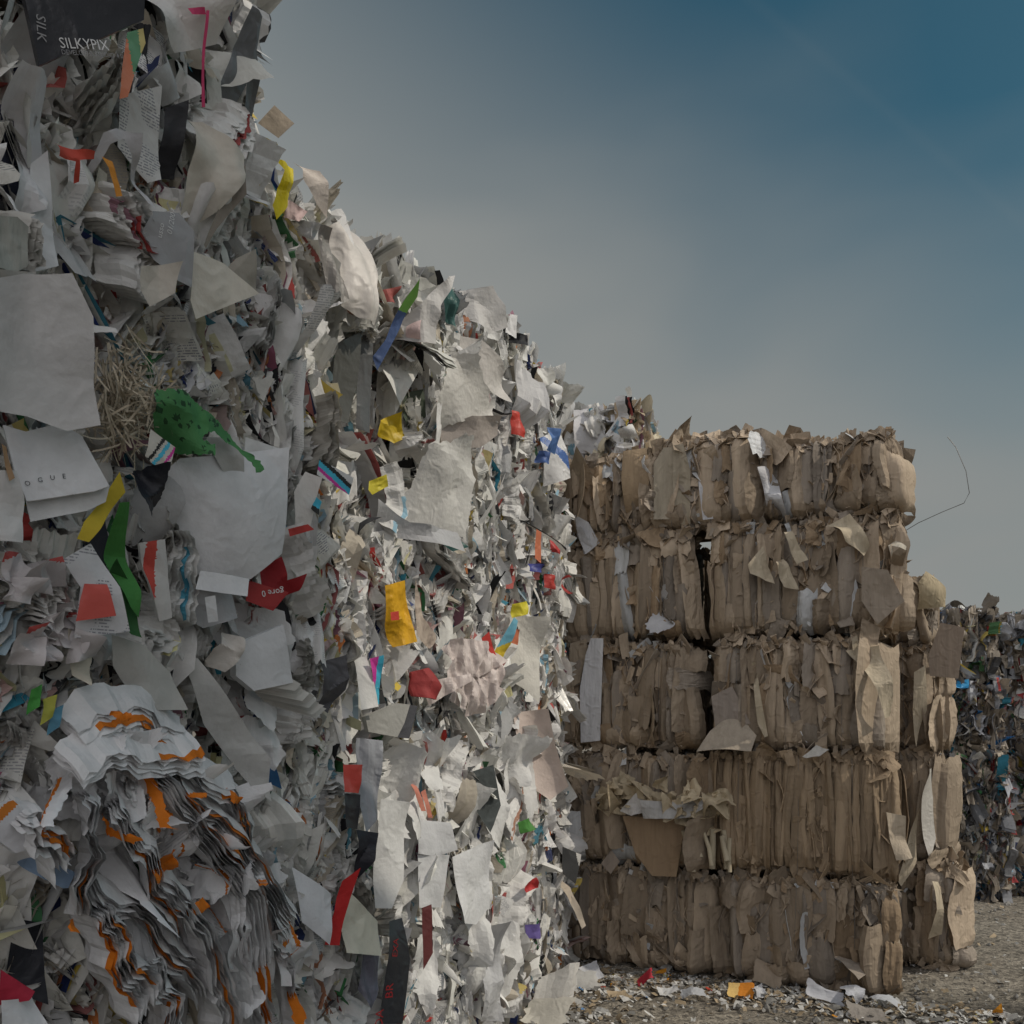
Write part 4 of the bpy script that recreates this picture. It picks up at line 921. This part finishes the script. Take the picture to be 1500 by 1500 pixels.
CF([(912, 660), (945, 655), (955, 690), (940, 752), (915, 750), (910, 700)], (.43, .32, .21), 'cardboard_sheet', 'wide brown board', out=.05, crump=.04, pillow=.1)
CF([(958, 680), (972, 655), (987, 655), (985, 760), (958, 762)], (.46, .40, .31), 'cardboard_sheet', 'smooth greyish board', out=.07, bend=3, smooth=True)
CF([(986, 655), (1002, 652), (1012, 690), (1011, 768), (985, 765)], (.46, .40, .31), 'cardboard_sheet', out=.06, bend=3, smooth=True)
CF([(1112, 690), (1122, 684), (1138, 700), (1150, 745), (1154, 762), (1126, 765), (1120, 720)], PW, 'white_sheet', 'crumpled white sheet', out=.06, crump=.2, material=M_PAPER)
CF([(1020, 685), (1030, 690), (1045, 760), (1030, 762)], PW, 'white_sheet', out=.04, material=M_PAPER)
CF([(958, 895), (972, 860), (978, 860), (974, 905), (990, 915), (965, 930), (945, 918)], (.6, .6, .62), 'plastic_film', 'grey film scraps', out=.06, crump=.25, material=M_FILM, jag=.5)
CF([(1078, 1040), (1040, 1072), (1020, 1100), (1100, 1098), (1108, 1075)], (.42, .36, .29), 'cardboard_flap', 'folded grey flap', out=.16, crump=.06, up=.7, thick=.006)
CF([(1042, 1020), (1072, 1005), (1100, 1060), (1072, 1068), (1048, 1065)], (.34, .29, .25), 'cardboard_flap', 'grey brown flap', out=.1, crump=.03)
CF([(1100, 970), (1106, 970), (1125, 1078), (1120, 1080), (1110, 1060)], TAN, 'cardboard_sheet', 'pale board edge', out=.1)
CF([(912, 1195), (1005, 1200), (990, 1285), (955, 1283), (930, 1250)], (.36, .26, .17), 'brown_panel', 'smooth brown panel', out=.12, crump=.03, face=.2, thick=.006)
for k in range(34):
    x = rng.uniform(850, 1050); y = np.interp(x, [850, 920, 1050], [1180, 1110, 1150]) + rng.uniform(0, 60)
    if 930 < x < 1010 and y > 1190: y -= 40
    s_ = rng.uniform(12, 32)
    CF([(x, y), (x + s_, y + rng.normal(0, 6)), (x + s_ * rng.uniform(.6, 1.1), y + s_ * rng.uniform(.7, 1.2)), (x - 4, y + s_ * .8)], np.array((.6, .5, .35)) * rng.uniform(.75, 1.1), 'cardboard_flap', out=rng.uniform(.08, .24), crump=.35, ncr=5, up=rng.normal(.35, .5), yaw=rng.normal(.3, .5), thick=.004, jag=.3)
CF([(908, 1188), (938, 1155), (945, 1165), (944, 1190), (925, 1195)], (.66, .64, .62), 'white_sheet', 'pale grey sheet', out=.22, up=.2)
CF([(940, 1180), (1020, 1165), (1045, 1180), (1010, 1198), (942, 1198)], (.5, .49, .48), 'white_sheet', out=.24, up=.5)
for k in range(8):     # bundle of rolled boards
    x = 992 + k * 11 + rng.normal(0, 1); c = np.array((.6, .52, .38)) * rng.uniform(.55, 1.1); y = 1222 + rng.uniform(-10, 6)
    x += rng.normal(0, 3); p0 = hit(x + rng.uniform(0, 8), y, card.P - CI * rng.uniform(.1, .19), CI); p1 = hit(x + rng.uniform(6, 18), y + rng.uniform(36, 60), card.P - CI * rng.uniform(.14, .24), CI)
    b = card.bale_at((p0 + p1) / 2)
    tube([b.to_local(p0), b.to_local(p0 * .5 + p1 * .5 + rng.normal(0, .012, 3)), b.to_local(p1)], rng.uniform(.018, .034), 'rolled_board', b.root, M_CARD, c, 10)
CF([(880, 1265), (895, 1245), (908, 1262), (895, 1280)], (.36, .3, .25), 'cardboard_flap', out=.12)
CF([(1130, 830), (1150, 815), (1172, 862), (1150, 858)], TAN, 'cardboard_flap', out=.14, yaw=.6, up=.4)
CF([(1095, 828), (1115, 805), (1130, 830), (1135, 855), (1100, 838)], TAN, 'cardboard_flap', out=.15, yaw=.4, up=.5)
CF([(1215, 762), (1245, 752), (1275, 800), (1268, 812), (1238, 795)], TAN, 'cardboard_flap', 'tan hanging flap', out=.16, yaw=.3, up=.2)
CF([(1148, 780), (1160, 778), (1182, 822), (1168, 826)], TAN, 'cardboard_flap', out=.16, yaw=.4, up=.2)
CF([(1262, 830), (1300, 835), (1325, 880), (1285, 915), (1262, 880)], (.36, .30, .24), 'cardboard_flap', 'large grey brown flap', out=.14, crump=.04, face=.7)
CF([(1300, 795), (1312, 790), (1328, 800), (1325, 815), (1305, 815)], (.58, .53, .44), 'cardboard_flap', 'pale rounded flap', out=.0, up=.5, pillow=.2)
CF([(1262, 950), (1290, 945), (1300, 1010), (1310, 1050), (1292, 1052), (1272, 1000)], TAN, 'cardboard_flap', 'tan board leaning at the corner', out=.14, face=.2, yaw=.6)
CF([(1250, 935), (1258, 930), (1270, 1005), (1262, 1060), (1255, 1000)], TAN, 'cardboard_sheet', out=.08, yaw=.5)
CF([(1262, 905), (1290, 920), (1285, 945), (1258, 942)], (.34, .27, .2), 'cardboard_flap', out=.1, yaw=.3)
CF([(1300, 1190), (1325, 1195), (1330, 1255), (1310, 1260)], (.5, .42, .32), 'cardboard_flap', out=.05, yaw=.5)
CF([(1196, 1092), (1215, 1098), (1200, 1110), (1175, 1108)], (.6, .58, .54), 'white_sheet', out=.1, up=.8)
BF = lambda *a, **k: feature(cback, *a, material=k.pop('material', M_CARD), **k)
BF([(1378, 912), (1413, 919), (1404, 994), (1362, 990), (1360, 960)], (.36, .29, .23), 'square_board', 'flat square board sticking out', out=.25, crump=.01, face=.6, thick=.012)
BF([(1345, 855), (1360, 835), (1385, 860), (1390, 888), (1348, 892)], (.55, .46, .31), 'carton', 'rounded tan carton', out=.15, pillow=.25, smooth=True, yaw=.4)
BF([(1340, 1125), (1358, 1125), (1372, 1170), (1378, 1230), (1362, 1260), (1350, 1200)], (.6, .57, .52), 'white_sheet', 'pale crumpled sheet', out=.3, crump=.2, material=M_PAPER, yaw=.5)
BF([(1362, 1290), (1375, 1292), (1385, 1370), (1372, 1380)], TAN, 'cardboard_sheet', out=.2, yaw=.6)
BF([(1335, 985), (1350, 975), (1358, 1040), (1345, 1095)], TAN, 'cardboard_sheet', out=.2, yaw=.6)
BF([(1340, 1180), (1318, 1290), (1325, 1300), (1345, 1260)], (.58, .5, .38), 'cardboard_sheet', out=.25, yaw=.6)
tb = card.bale_at(Q0 + np.array((-.3, .2, 5.1)))
P = card.P + CI * .5
tube([tb.to_local(hit(x, y, P, CI)) for x, y in ((1322, 780), (1345, 766), (1380, 750), (1412, 737), (1420, 722), (1415, 690), (1400, 655), (1388, 640))], .0035, 'loose_wire', tb.root)

# pale mixed bale on top of the stack beside the wall
H6 = .72
c = Q0 - CU * (2.62 + .5) + CI * (.55 + .35) + np.array((0, 0, 5.50))
t = thing('mixed_bale', 'small cream and white bale on top of the cardboard stack beside the paper wall', 'paper bale', tuple(c), CY)
b = Bale(t, 1.0, 1.1, H6, c, CY, 'mixed'); card.bales.append(b)
box_core(b, .08, lambda: np.array((.5, .42, .3)) * rng.uniform(.6, 1), name='packed_paper')
fill_paper(b, 45, 260, [FRONT(b), RIGHT(b), TOP(b)], colfn=lambda: np.array([(.74, .72, .68), (.7, .62, .46), (.5, .4, .28), (.74, .74, .76), (.76, .75, .72)][rng.integers(5)]) * rng.uniform(.85, 1.1))
for k in range(3):
    big_flap(b, np.array((.28 + .09 * k, -.5, .5)), (rng.normal(0, .3), -1, 0), .09, .5, rng.normal(0, .06), (.42, .33, .23), 4)
big_flap(b, np.array((-.05, -.56, .45)), (.2, -1, .1), .35, .55, .1, (.7, .69, .7), 1.5, crump=.2, name='white_sheet', material=M_PAPER)

# ================================================================== FAR BALES
far_lab = {0: ['lowest far bale right behind the cardboard stack', 'second far bale from the ground behind the cardboard stack', 'third far one from the ground, with a bright blue patch', 'top far bale behind the cardboard stack, dark against the sky'],
           1: ['far waste bale on the ground at the right edge', 'second far waste bale from the ground at the right edge', 'third far waste bale from the ground at the right edge', 'top far waste bale at the right edge'],
           2: ['far waste bale on the ground beyond the right edge', 'second far waste bale beyond the right edge', 'third far waste bale beyond the right edge', 'top far waste bale beyond the right edge']}
fx = [5.55, 7.55, 9.4]
for ci in range(3):
    for ri in range(4):
        L = 1.75 if ci else 1.72; H = 1.07
        c = np.array((fx[ci] + L / 2 + rng.normal(0, .05) + (.1 if (ci == 0 and ri < 2) else 0), 13.1 + .6 + (.25 if ci == 1 else 0) + rng.normal(0, .05), ri * 1.075))
        t = thing('waste_bale', 'dark plastic waste bale, ' + far_lab[ci][ri], 'waste bale', tuple(c), R(-6 + rng.normal(0, 1)), 'dark mixed waste bales in the distance')
        b = Bale(t, L, 1.2, H, c, t.rotation_euler[2], 'waste')
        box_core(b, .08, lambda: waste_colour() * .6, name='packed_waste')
        fs = [FRONT(b), RIGHT(b)] + ([TOP(b)] if ri == 3 else [])
        if ci == 2: fs = [FRONT(b)]
        fill_paper(b, 40 if ci < 2 else 10, 620 if ci < 2 else 120, fs, big=.2, colfn=waste_colour, scrapsize=.1, name='plastic_sheet', sname='plastic_scraps')
        if ci == 0 and ri == 2:
            big_flap(b, np.array((.15, -.62, 1.03)), (.1, -1, .9), .42, .16, .1, (.03, .3, .6), 1, name='blue_film', material=M_FILM, t=.003, label='bright blue film')
            big_flap(b, np.array((-.15, -.6, 1.0)), (-.1, -1, .9), .25, .14, .1, (.03, .1, .3), 1, name='blue_film', material=M_FILM, t=.003, label='dark blue film')

# ================================================================== GROUND
def axis(a, b, step, lo, hi):
    inner = np.arange(a, b + 1e-6, step)
    o1 = a - np.geomspace(step, a - lo, 22)[::-1]; o2 = b + np.geomspace(step, hi - b, 22)
    return np.concatenate([o1, inner, o2])
xs = axis(-3, 10, .09, -600, 600); ys = axis(5, 16, .09, -300, 900)
X, Y = np.meshgrid(xs, ys)
Z = np.zeros_like(X)
for k in range(26):
    fr_ = rng.uniform(.6, 7); th = rng.uniform(0, 6.28); Z += np.sin((X * math.cos(th) + Y * math.sin(th)) * fr_ + rng.uniform(0, 6)) * .012 / (fr_ ** .7)
Z += rng.normal(0, .006, Z.shape)
fade = np.clip(1 - (np.hypot(X - 3, Y - 10) - 15) / 10, 0, 1); Z *= fade
mb = MB(); mb.add(np.stack([X.ravel(), Y.ravel(), Z.ravel() - .02], 1), gf(len(xs) - 1, len(ys) - 1), (.2, .19, .17))
gm = bpy.data.materials.new('gravel'); gm.use_nodes = True; nt = gm.node_tree; p = nt.nodes['Principled BSDF']; p.inputs['Roughness'].default_value = .95
tc = nt.nodes.new('ShaderNodeNewGeometry')
n1 = nt.nodes.new('ShaderNodeTexNoise'); n1.inputs['Scale'].default_value = 1.1; n1.inputs['Detail'].default_value = 9; n1.inputs['Roughness'].default_value = .7
n2 = nt.nodes.new('ShaderNodeTexVoronoi'); n2.inputs['Scale'].default_value = 26
n3 = nt.nodes.new('ShaderNodeTexNoise'); n3.inputs['Scale'].default_value = 40; n3.inputs['Detail'].default_value = 5
for n in (n1, n2, n3): nt.links.new(tc.outputs['Position'], n.inputs['Vector'])
r1 = nt.nodes.new('ShaderNodeValToRGB'); r1.color_ramp.elements[0].position = .3; r1.color_ramp.elements[1].position = .72
r1.color_ramp.elements[0].color = (.135, .115, .088, 1); r1.color_ramp.elements[1].color = (.30, .262, .205, 1)
nt.links.new(n1.outputs['Fac'], r1.inputs[0])
hs = nt.nodes.new('ShaderNodeMix'); hs.data_type = 'RGBA'; hs.blend_type = 'OVERLAY'; hs.inputs[0].default_value = .55
nt.links.new(r1.outputs[0], hs.inputs[6]); bw_ = nt.nodes.new('ShaderNodeSeparateColor'); nt.links.new(n2.outputs['Color'], bw_.inputs[0]); nt.links.new(bw_.outputs[0], hs.inputs[7])
dsat = nt.nodes.new('ShaderNodeHueSaturation'); dsat.inputs['Saturation'].default_value = .85; nt.links.new(hs.outputs[2], dsat.inputs['Color'])

vd_ = nt.nodes.new('ShaderNodeVectorMath'); vd_.operation = 'DISTANCE'; vd_.inputs[1].default_value = (4.3, 7.75, 0); nt.links.new(tc.outputs['Position'], vd_.inputs[0])  # shadow painted into the ground colour near the stack's right corner
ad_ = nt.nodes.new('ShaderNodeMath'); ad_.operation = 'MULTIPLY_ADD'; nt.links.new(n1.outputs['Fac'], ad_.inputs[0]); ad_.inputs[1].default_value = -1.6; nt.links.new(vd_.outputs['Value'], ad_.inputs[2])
shadow_mask_ = nt.nodes.new('ShaderNodeMapRange'); nt.links.new(ad_.outputs[0], shadow_mask_.inputs['Value'])
for nm_, v_ in (('From Min', -.15), ('From Max', .3), ('To Min', .42), ('To Max', 1.0)): shadow_mask_.inputs[nm_].default_value = v_
shadow_mix_ = nt.nodes.new('ShaderNodeMix'); shadow_mix_.data_type = 'RGBA'; shadow_mix_.blend_type = 'MULTIPLY'; shadow_mix_.inputs[0].default_value = 1
nt.links.new(dsat.outputs[0], shadow_mix_.inputs[6]); nt.links.new(shadow_mask_.outputs['Result'], shadow_mix_.inputs[7]); nt.links.new(shadow_mix_.outputs[2], p.inputs['Base Color'])
bp = nt.nodes.new('ShaderNodeBump'); bp.inputs['Strength'].default_value = .8; bp.inputs['Distance'].default_value = .03
nt.links.new(n3.outputs['Fac'], bp.inputs['Height']); nt.links.new(bp.outputs[0], p.inputs['Normal'])
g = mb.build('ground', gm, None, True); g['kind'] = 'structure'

def litter_colour():
    r = rng.random()
    if r < .02: return np.array([(.55, .08, .05), (.7, .3, .03), (.1, .25, .5), (.7, .6, .1)][rng.integers(4)])
    if r < .35: return np.array((.42, .33, .22)) * rng.uniform(.7, 1.2)
    if r < .55: return np.array((.3, .29, .27)) * rng.uniform(.6, 1.2)
    return np.array((.66, .65, .62)) * rng.uniform(.7, 1.1)
mb = MB()
for k in range(4200):
    r = rng.random()
    if r < .45:      # foot of the cardboard stack
        u = rng.uniform(-1.3, 3.6); d = abs(rng.normal(0, .45)) + .02; pt = Q0 - CU * u - CI * d
    elif r < .7:     # foot of the paper wall
        u = rng.uniform(-2.6, .3); pt = W0 + WD * u + WN * (abs(rng.normal(0, .5)) + .05)
    else: pt = np.array((rng.uniform(.2, 9), rng.uniform(5.5, 13.2), 0))
    s_ = .035 * math.exp(rng.normal(0, .5))
    lo, uv = sheet_local(s_ * rng.uniform(.5, 1.2), s_ * rng.uniform(.7, 1.8), 2, 2, .3, 2, rng.normal(0, 6), rng.uniform(0, 3), .1)
    n = np.array((rng.normal(0, .35), rng.normal(0, .35), 1))
    mb.add(place(lo, frame(n, (0, 1, 0), rng.uniform(0, 6)), pt + np.array((0, 0, .005 + rng.uniform(0, .02)))), gf(2, 2), litter_colour())
o = mb.build('paper_litter', M_PAPER, None); o['kind'] = 'stuff'; o['label'] = 'small scraps of paper and cardboard strewn over the gravel'; o['category'] = 'litter'
# stones
mb = MB()
ico_v = np.array([(0, 0, 1), (.9, 0, .3), (.28, .85, .3), (-.72, .53, .3), (-.72, -.53, .3), (.28, -.85, .3), (.6, .5, -.4), (-.3, .8, -.4), (-.8, 0, -.4), (-.3, -.8, -.4), (.6, -.5, -.4)])
ico_f = np.array([(0, 1, 2), (0, 2, 3), (0, 3, 4), (0, 4, 5), (0, 5, 1), (1, 6, 2), (2, 6, 7), (2, 7, 3), (3, 7, 8), (3, 8, 4), (4, 8, 9), (4, 9, 5), (5, 9, 10), (5, 10, 1), (1, 10, 6)])
for k in range(2600):
    pt = np.array((rng.uniform(.2, 9), rng.uniform(6, 13.2), -.005)); s_ = .012 * math.exp(rng.normal(0, .5))
    mb.add(ico_v * s_ * rng.uniform(.6, 1.4, 3) + rng.normal(0, s_ * .15, ico_v.shape) + pt, ico_f, np.array((.27, .26, .24)) * rng.uniform(.6, 1.5))
o = mb.build('gravel_stones', M_CARD, None); o['kind'] = 'stuff'; o['label'] = 'loose small stones on the grey ground'; o['category'] = 'gravel'

GP0 = np.array((0, 0, 1.0))
def litter(px, py, w, h, colr, label, name='paper_scrap', cat='litter', material=None, crump=.3, tilt=(.0, -.5), bands=None):
    pt = hit(px, py, (0, 0, .05), GP0); pt[2] = .05
    mb = MB(); nu = nv = 7
    lo, uv = sheet_local(w, h, nu, nv, crump, 5, rng.normal(0, 2), rng.uniform(0, 3), .1)
    lo[:, 2] = lo[:, 2] * .8
    f = gf(nu, nv); cols = np.tile(np.array(colr, float), (len(f), 1))
    if bands is not None: cols[(np.arange(len(f)) % nu) < 3] = bands
    Pn = place(lo, frame((tilt[0], tilt[1], 1), (0, 1, 0), rng.uniform(-.4, .4)), (0, 0, 0)); Pn[:, 2] -= Pn[:, 2].min() - .0
    mb.add(Pn, f, cols, uv)
    o = mb.build(name, material or M_PAPER, None); o.location = (pt[0], pt[1], -.005); o['label'] = label; o['category'] = cat
    return o
litter(1085, 1452, .26, .17, (.75, .27, .03), 'orange and yellow paper scrap lying before the front cardboard stack', tilt=(0, -1.0), bands=(.8, .55, .2), crump=.15)
litter(945, 1436, .16, .1, (.5, .04, .06), 'red paper scrap at the foot of the left ground bale')
litter(866, 1428, .22, .2, (.6, .61, .64), 'pale blue white scrap leaning at the foot of the stack beside the paper wall', tilt=(0, -1.6))
litter(978, 1448, .22, .12, (.66, .66, .66), 'white crumpled scrap between the red and the orange scraps')
litter(1015, 1455, .24, .1, (.55, .56, .58), 'low grey white scrap left of the orange scrap')
litter(1208, 1462, .36, .14, (.55, .56, .6), 'long pale sheet on the ground under the front right corner bale', tilt=(.3, -.9))
litter(1252, 1466, .2, .18, (.55, .56, .6), 'upright pale scrap beside the long pale sheet', tilt=(.5, -1.4))
litter(1112, 1452, .14, .14, (.62, .63, .66), 'small white scrap right of the orange scrap', tilt=(0, -1.2))
litter(1300, 1470, .3, .13, (.5, .51, .54), 'grey white scrap right of the front corner of the stack')
litter(1390, 1405, .1, .1, (.75, .76, .74), 'small bright white scrap below the rear bales')
litter(1125, 1440, .3, .24, (.36, .29, .22), 'brown cardboard piece leaning on the front corner bale', 'cardboard_piece', 'cardboard', M_CARD, .05, (.1, -1.8))
litter(1268, 1482, .34, .2, (.3, .27, .24), 'flat dark cardboard piece on the ground at the corner', 'cardboard_piece', 'cardboard', M_CARD, .1)
litter(830, 1405, .34, .3, (.62, .6, .55), 'cream carton scrap at the foot of the paper wall', 'carton_scrap', 'litter', None, .2, (.4, -1.2))
litter(855, 1440, .3, .24, (.58, .57, .54), 'grey white carton scrap before the cream one', 'carton_scrap', 'litter', None, .25, (.2, -1.0))
litter(815, 1460, .4, .3, (.66, .64, .6), 'large white sheet fallen at the foot of the paper wall', 'fallen_sheet', 'paper', None, .3, (.4, -.8))
litter(800, 1492, .4, .3, (.6, .57, .5), 'beige sheet lying in front of the paper wall at the bottom', 'fallen_sheet', 'paper', None, .25, (.3, -.6))
litter(905, 1455, .2, .12, (.45, .35, .23), 'tan cardboard scrap left of the red scrap', 'cardboard_piece', 'cardboard', M_CARD, .2)

# ================================================================== ADDED SHADE TOWER (unseen, put out of frame at right to shade the near wall)
tw = thing('added_shade_tower', 'added stepped grey steel tower right of the viewpoint, unseen, there to cast shade', 'tower', (7.6, 0, 0))
def boxmb(x0, x1, y0, y1, z0, z1, ribs=True):
    mb = MB()
    def quad(a, b, c, d): mb.add([a, b, c, d], [[0, 1, 2, 3]], (.4, .4, .4))
    n = int((y1 - y0) / .2)
    yy = np.linspace(y0, y1, n + 1)
    for s_, x in ((-1, x0), (1, x1)):
        for i in range(n):
            o0, o1 = (.03 if i % 2 else 0), (.03 if (i + 1) % 2 else 0)
            q = [(x + s_ * o0, yy[i], z0), (x + s_ * o1, yy[i + 1], z0), (x + s_ * o1, yy[i + 1], z1), (x + s_ * o0, yy[i], z1)]
            quad(*(q if s_ > 0 else q[::-1]))
    quad((x0, y0, z0), (x1, y0, z0), (x1, y0, z1), (x0, y0, z1)); quad((x1, y1, z0), (x0, y1, z0), (x0, y1, z1), (x1, y1, z1))
    quad((x0 - .05, y0 - .05, z1), (x1 + .05, y0 - .05, z1), (x1 + .05, y1 + .05, z1), (x0 - .05, y1 + .05, z1))
    return mb
for (ya, yb, za, zb) in ((-4, 3.15, 0, 8.2), (-4, 2.3, 8.2, 10.4), (-4, 1.65, 10.4, 13.2)):
    boxmb(-1.5, 1.5, ya, yb, za, zb).build('wall', M_STEEL, tw)
mb = boxmb(-1.59, -1.54, .1, 1.3, 0, 2.2); dr = mb.build('added_tower_door', M_DARKSTEEL, tw); tube([(-1.64, .25, 1.0), (-1.64, .25, 1.25)], .015, 'added_tower_handle', dr)

# ================================================================== LIGHT
sd = bpy.data.lights.new('sun', 'SUN'); sun = bpy.data.objects.new('sun', sd); COL.objects.link(sun)
sd.energy = 4.4; sd.angle = R(.55); sd.color = (1, .92, .79)
tosun = Vector((math.cos(R(SUN_AZ)) * math.cos(R(SUN_EL)), math.sin(R(SUN_AZ)) * math.cos(R(SUN_EL)), math.sin(R(SUN_EL))))
sun.rotation_euler = tosun.to_track_quat('Z', 'Y').to_euler(); sun.location = (8, 0, 20)

W = bpy.data.worlds.new('World'); S.world = W; W.use_nodes = True
nt = W.node_tree; N = nt.nodes; Lk = nt.links
bg = N['Background']; bg.inputs['Strength'].default_value = .15
sky = N.new('ShaderNodeTexSky'); sky.sky_type = 'NISHITA'; sky.sun_disc = False
sky.sun_elevation = R(SUN_EL); sky.sun_rotation = R(90 - SUN_AZ)
sky.air_density = 1.0; sky.dust_density = 1.2; sky.ozone_density = 1.5
tc = N.new('ShaderNodeTexCoord')
def vm(op, a, b):
    n = N.new('ShaderNodeVectorMath'); n.operation = op
    Lk.new(a, n.inputs[0])
    if isinstance(b, tuple): n.inputs[1].default_value = b
    else: Lk.new(b, n.inputs[1])
    return n
def mr(sock, a, b, c, d, smooth=True):
    n = N.new('ShaderNodeMapRange'); n.interpolation_type = 'SMOOTHSTEP' if smooth else 'LINEAR'
    for i, v in zip(('From Min', 'From Max', 'To Min', 'To Max'), (a, b, c, d)): n.inputs[i].default_value = v
    Lk.new(sock, n.inputs['Value']); return n.outputs['Result']
def mth(op, a, b):
    n = N.new('ShaderNodeMath'); n.operation = op; n.use_clamp = False
    for i, v in enumerate((a, b)):
        if isinstance(v, (int, float)): n.inputs[i].default_value = v
        else: Lk.new(v, n.inputs[i])
    return n.outputs[0]
dirv = tc.outputs['Generated']
# thin cirrus veil: drifts of noise, densest low down and to the left
mp = N.new('ShaderNodeMapping'); Lk.new(dirv, mp.inputs['Vector']); mp.inputs['Scale'].default_value = (1.5, 1.5, 3.6); mp.inputs['Rotation'].default_value = (0, R(-22), 0)
cn = N.new('ShaderNodeTexNoise'); cn.inputs['Scale'].default_value = 1.7; cn.inputs['Detail'].default_value = 3; cn.inputs['Roughness'].default_value = .42; cn.inputs['Distortion'].default_value = .3
Lk.new(mp.outputs[0], cn.inputs['Vector'])
q_ = vm('DOT_PRODUCT', dirv, (.5, 0, 1.0)).outputs['Value']
low = mr(q_, .80, .34, 0.0, 1.0)
back = mr(vm('DOT_PRODUCT', dirv, (0, -1, 0)).outputs['Value'], -.35, .35, 0.0, 1.0)      # bright veil added over the unseen sky behind, as fill light
base = mth('MAXIMUM', low, back)
drift = mr(cn.outputs['Fac'], .32, .7, -.10, .10)
veil = mth('ADD', base, drift)
# contrail
nrm = np.cross(ray(1150, 40), ray(1430, 270)); nrm /= np.linalg.norm(nrm)
ct = vm('DOT_PRODUCT', dirv, tuple(nrm)).outputs['Value']
trail = mr(mth('ABSOLUTE', ct, 0), 0, .008, .022, 0.0)
veil = mth('ADD', veil, trail)
cl = N.new('ShaderNodeClamp'); Lk.new(veil, cl.inputs['Value'])
tint = N.new('ShaderNodeMix'); tint.data_type = 'RGBA'; tint.blend_type = 'MULTIPLY'; tint.inputs[0].default_value = 1; tint.inputs[7].default_value = (.41, .79, .70, 1)
Lk.new(sky.outputs[0], tint.inputs[6])
mx = N.new('ShaderNodeMix'); mx.data_type = 'RGBA'; Lk.new(cl.outputs[0], mx.inputs[0]); Lk.new(tint.outputs[2], mx.inputs[6]); 
cc = N.new('ShaderNodeMix'); cc.data_type = 'RGBA'; Lk.new(back, cc.inputs[0]); cc.inputs[6].default_value = (3.85, 4.02, 3.92, 1); cc.inputs[7].default_value = (12.2, 12.2, 12.6, 1)
Lk.new(cc.outputs[2], mx.inputs[7])
Lk.new(mx.outputs[2], bg.inputs['Color'])

S.view_settings.view_transform = 'Standard'; S.view_settings.look = 'None'; S.view_settings.exposure = -1.15; S.view_settings.gamma = 1
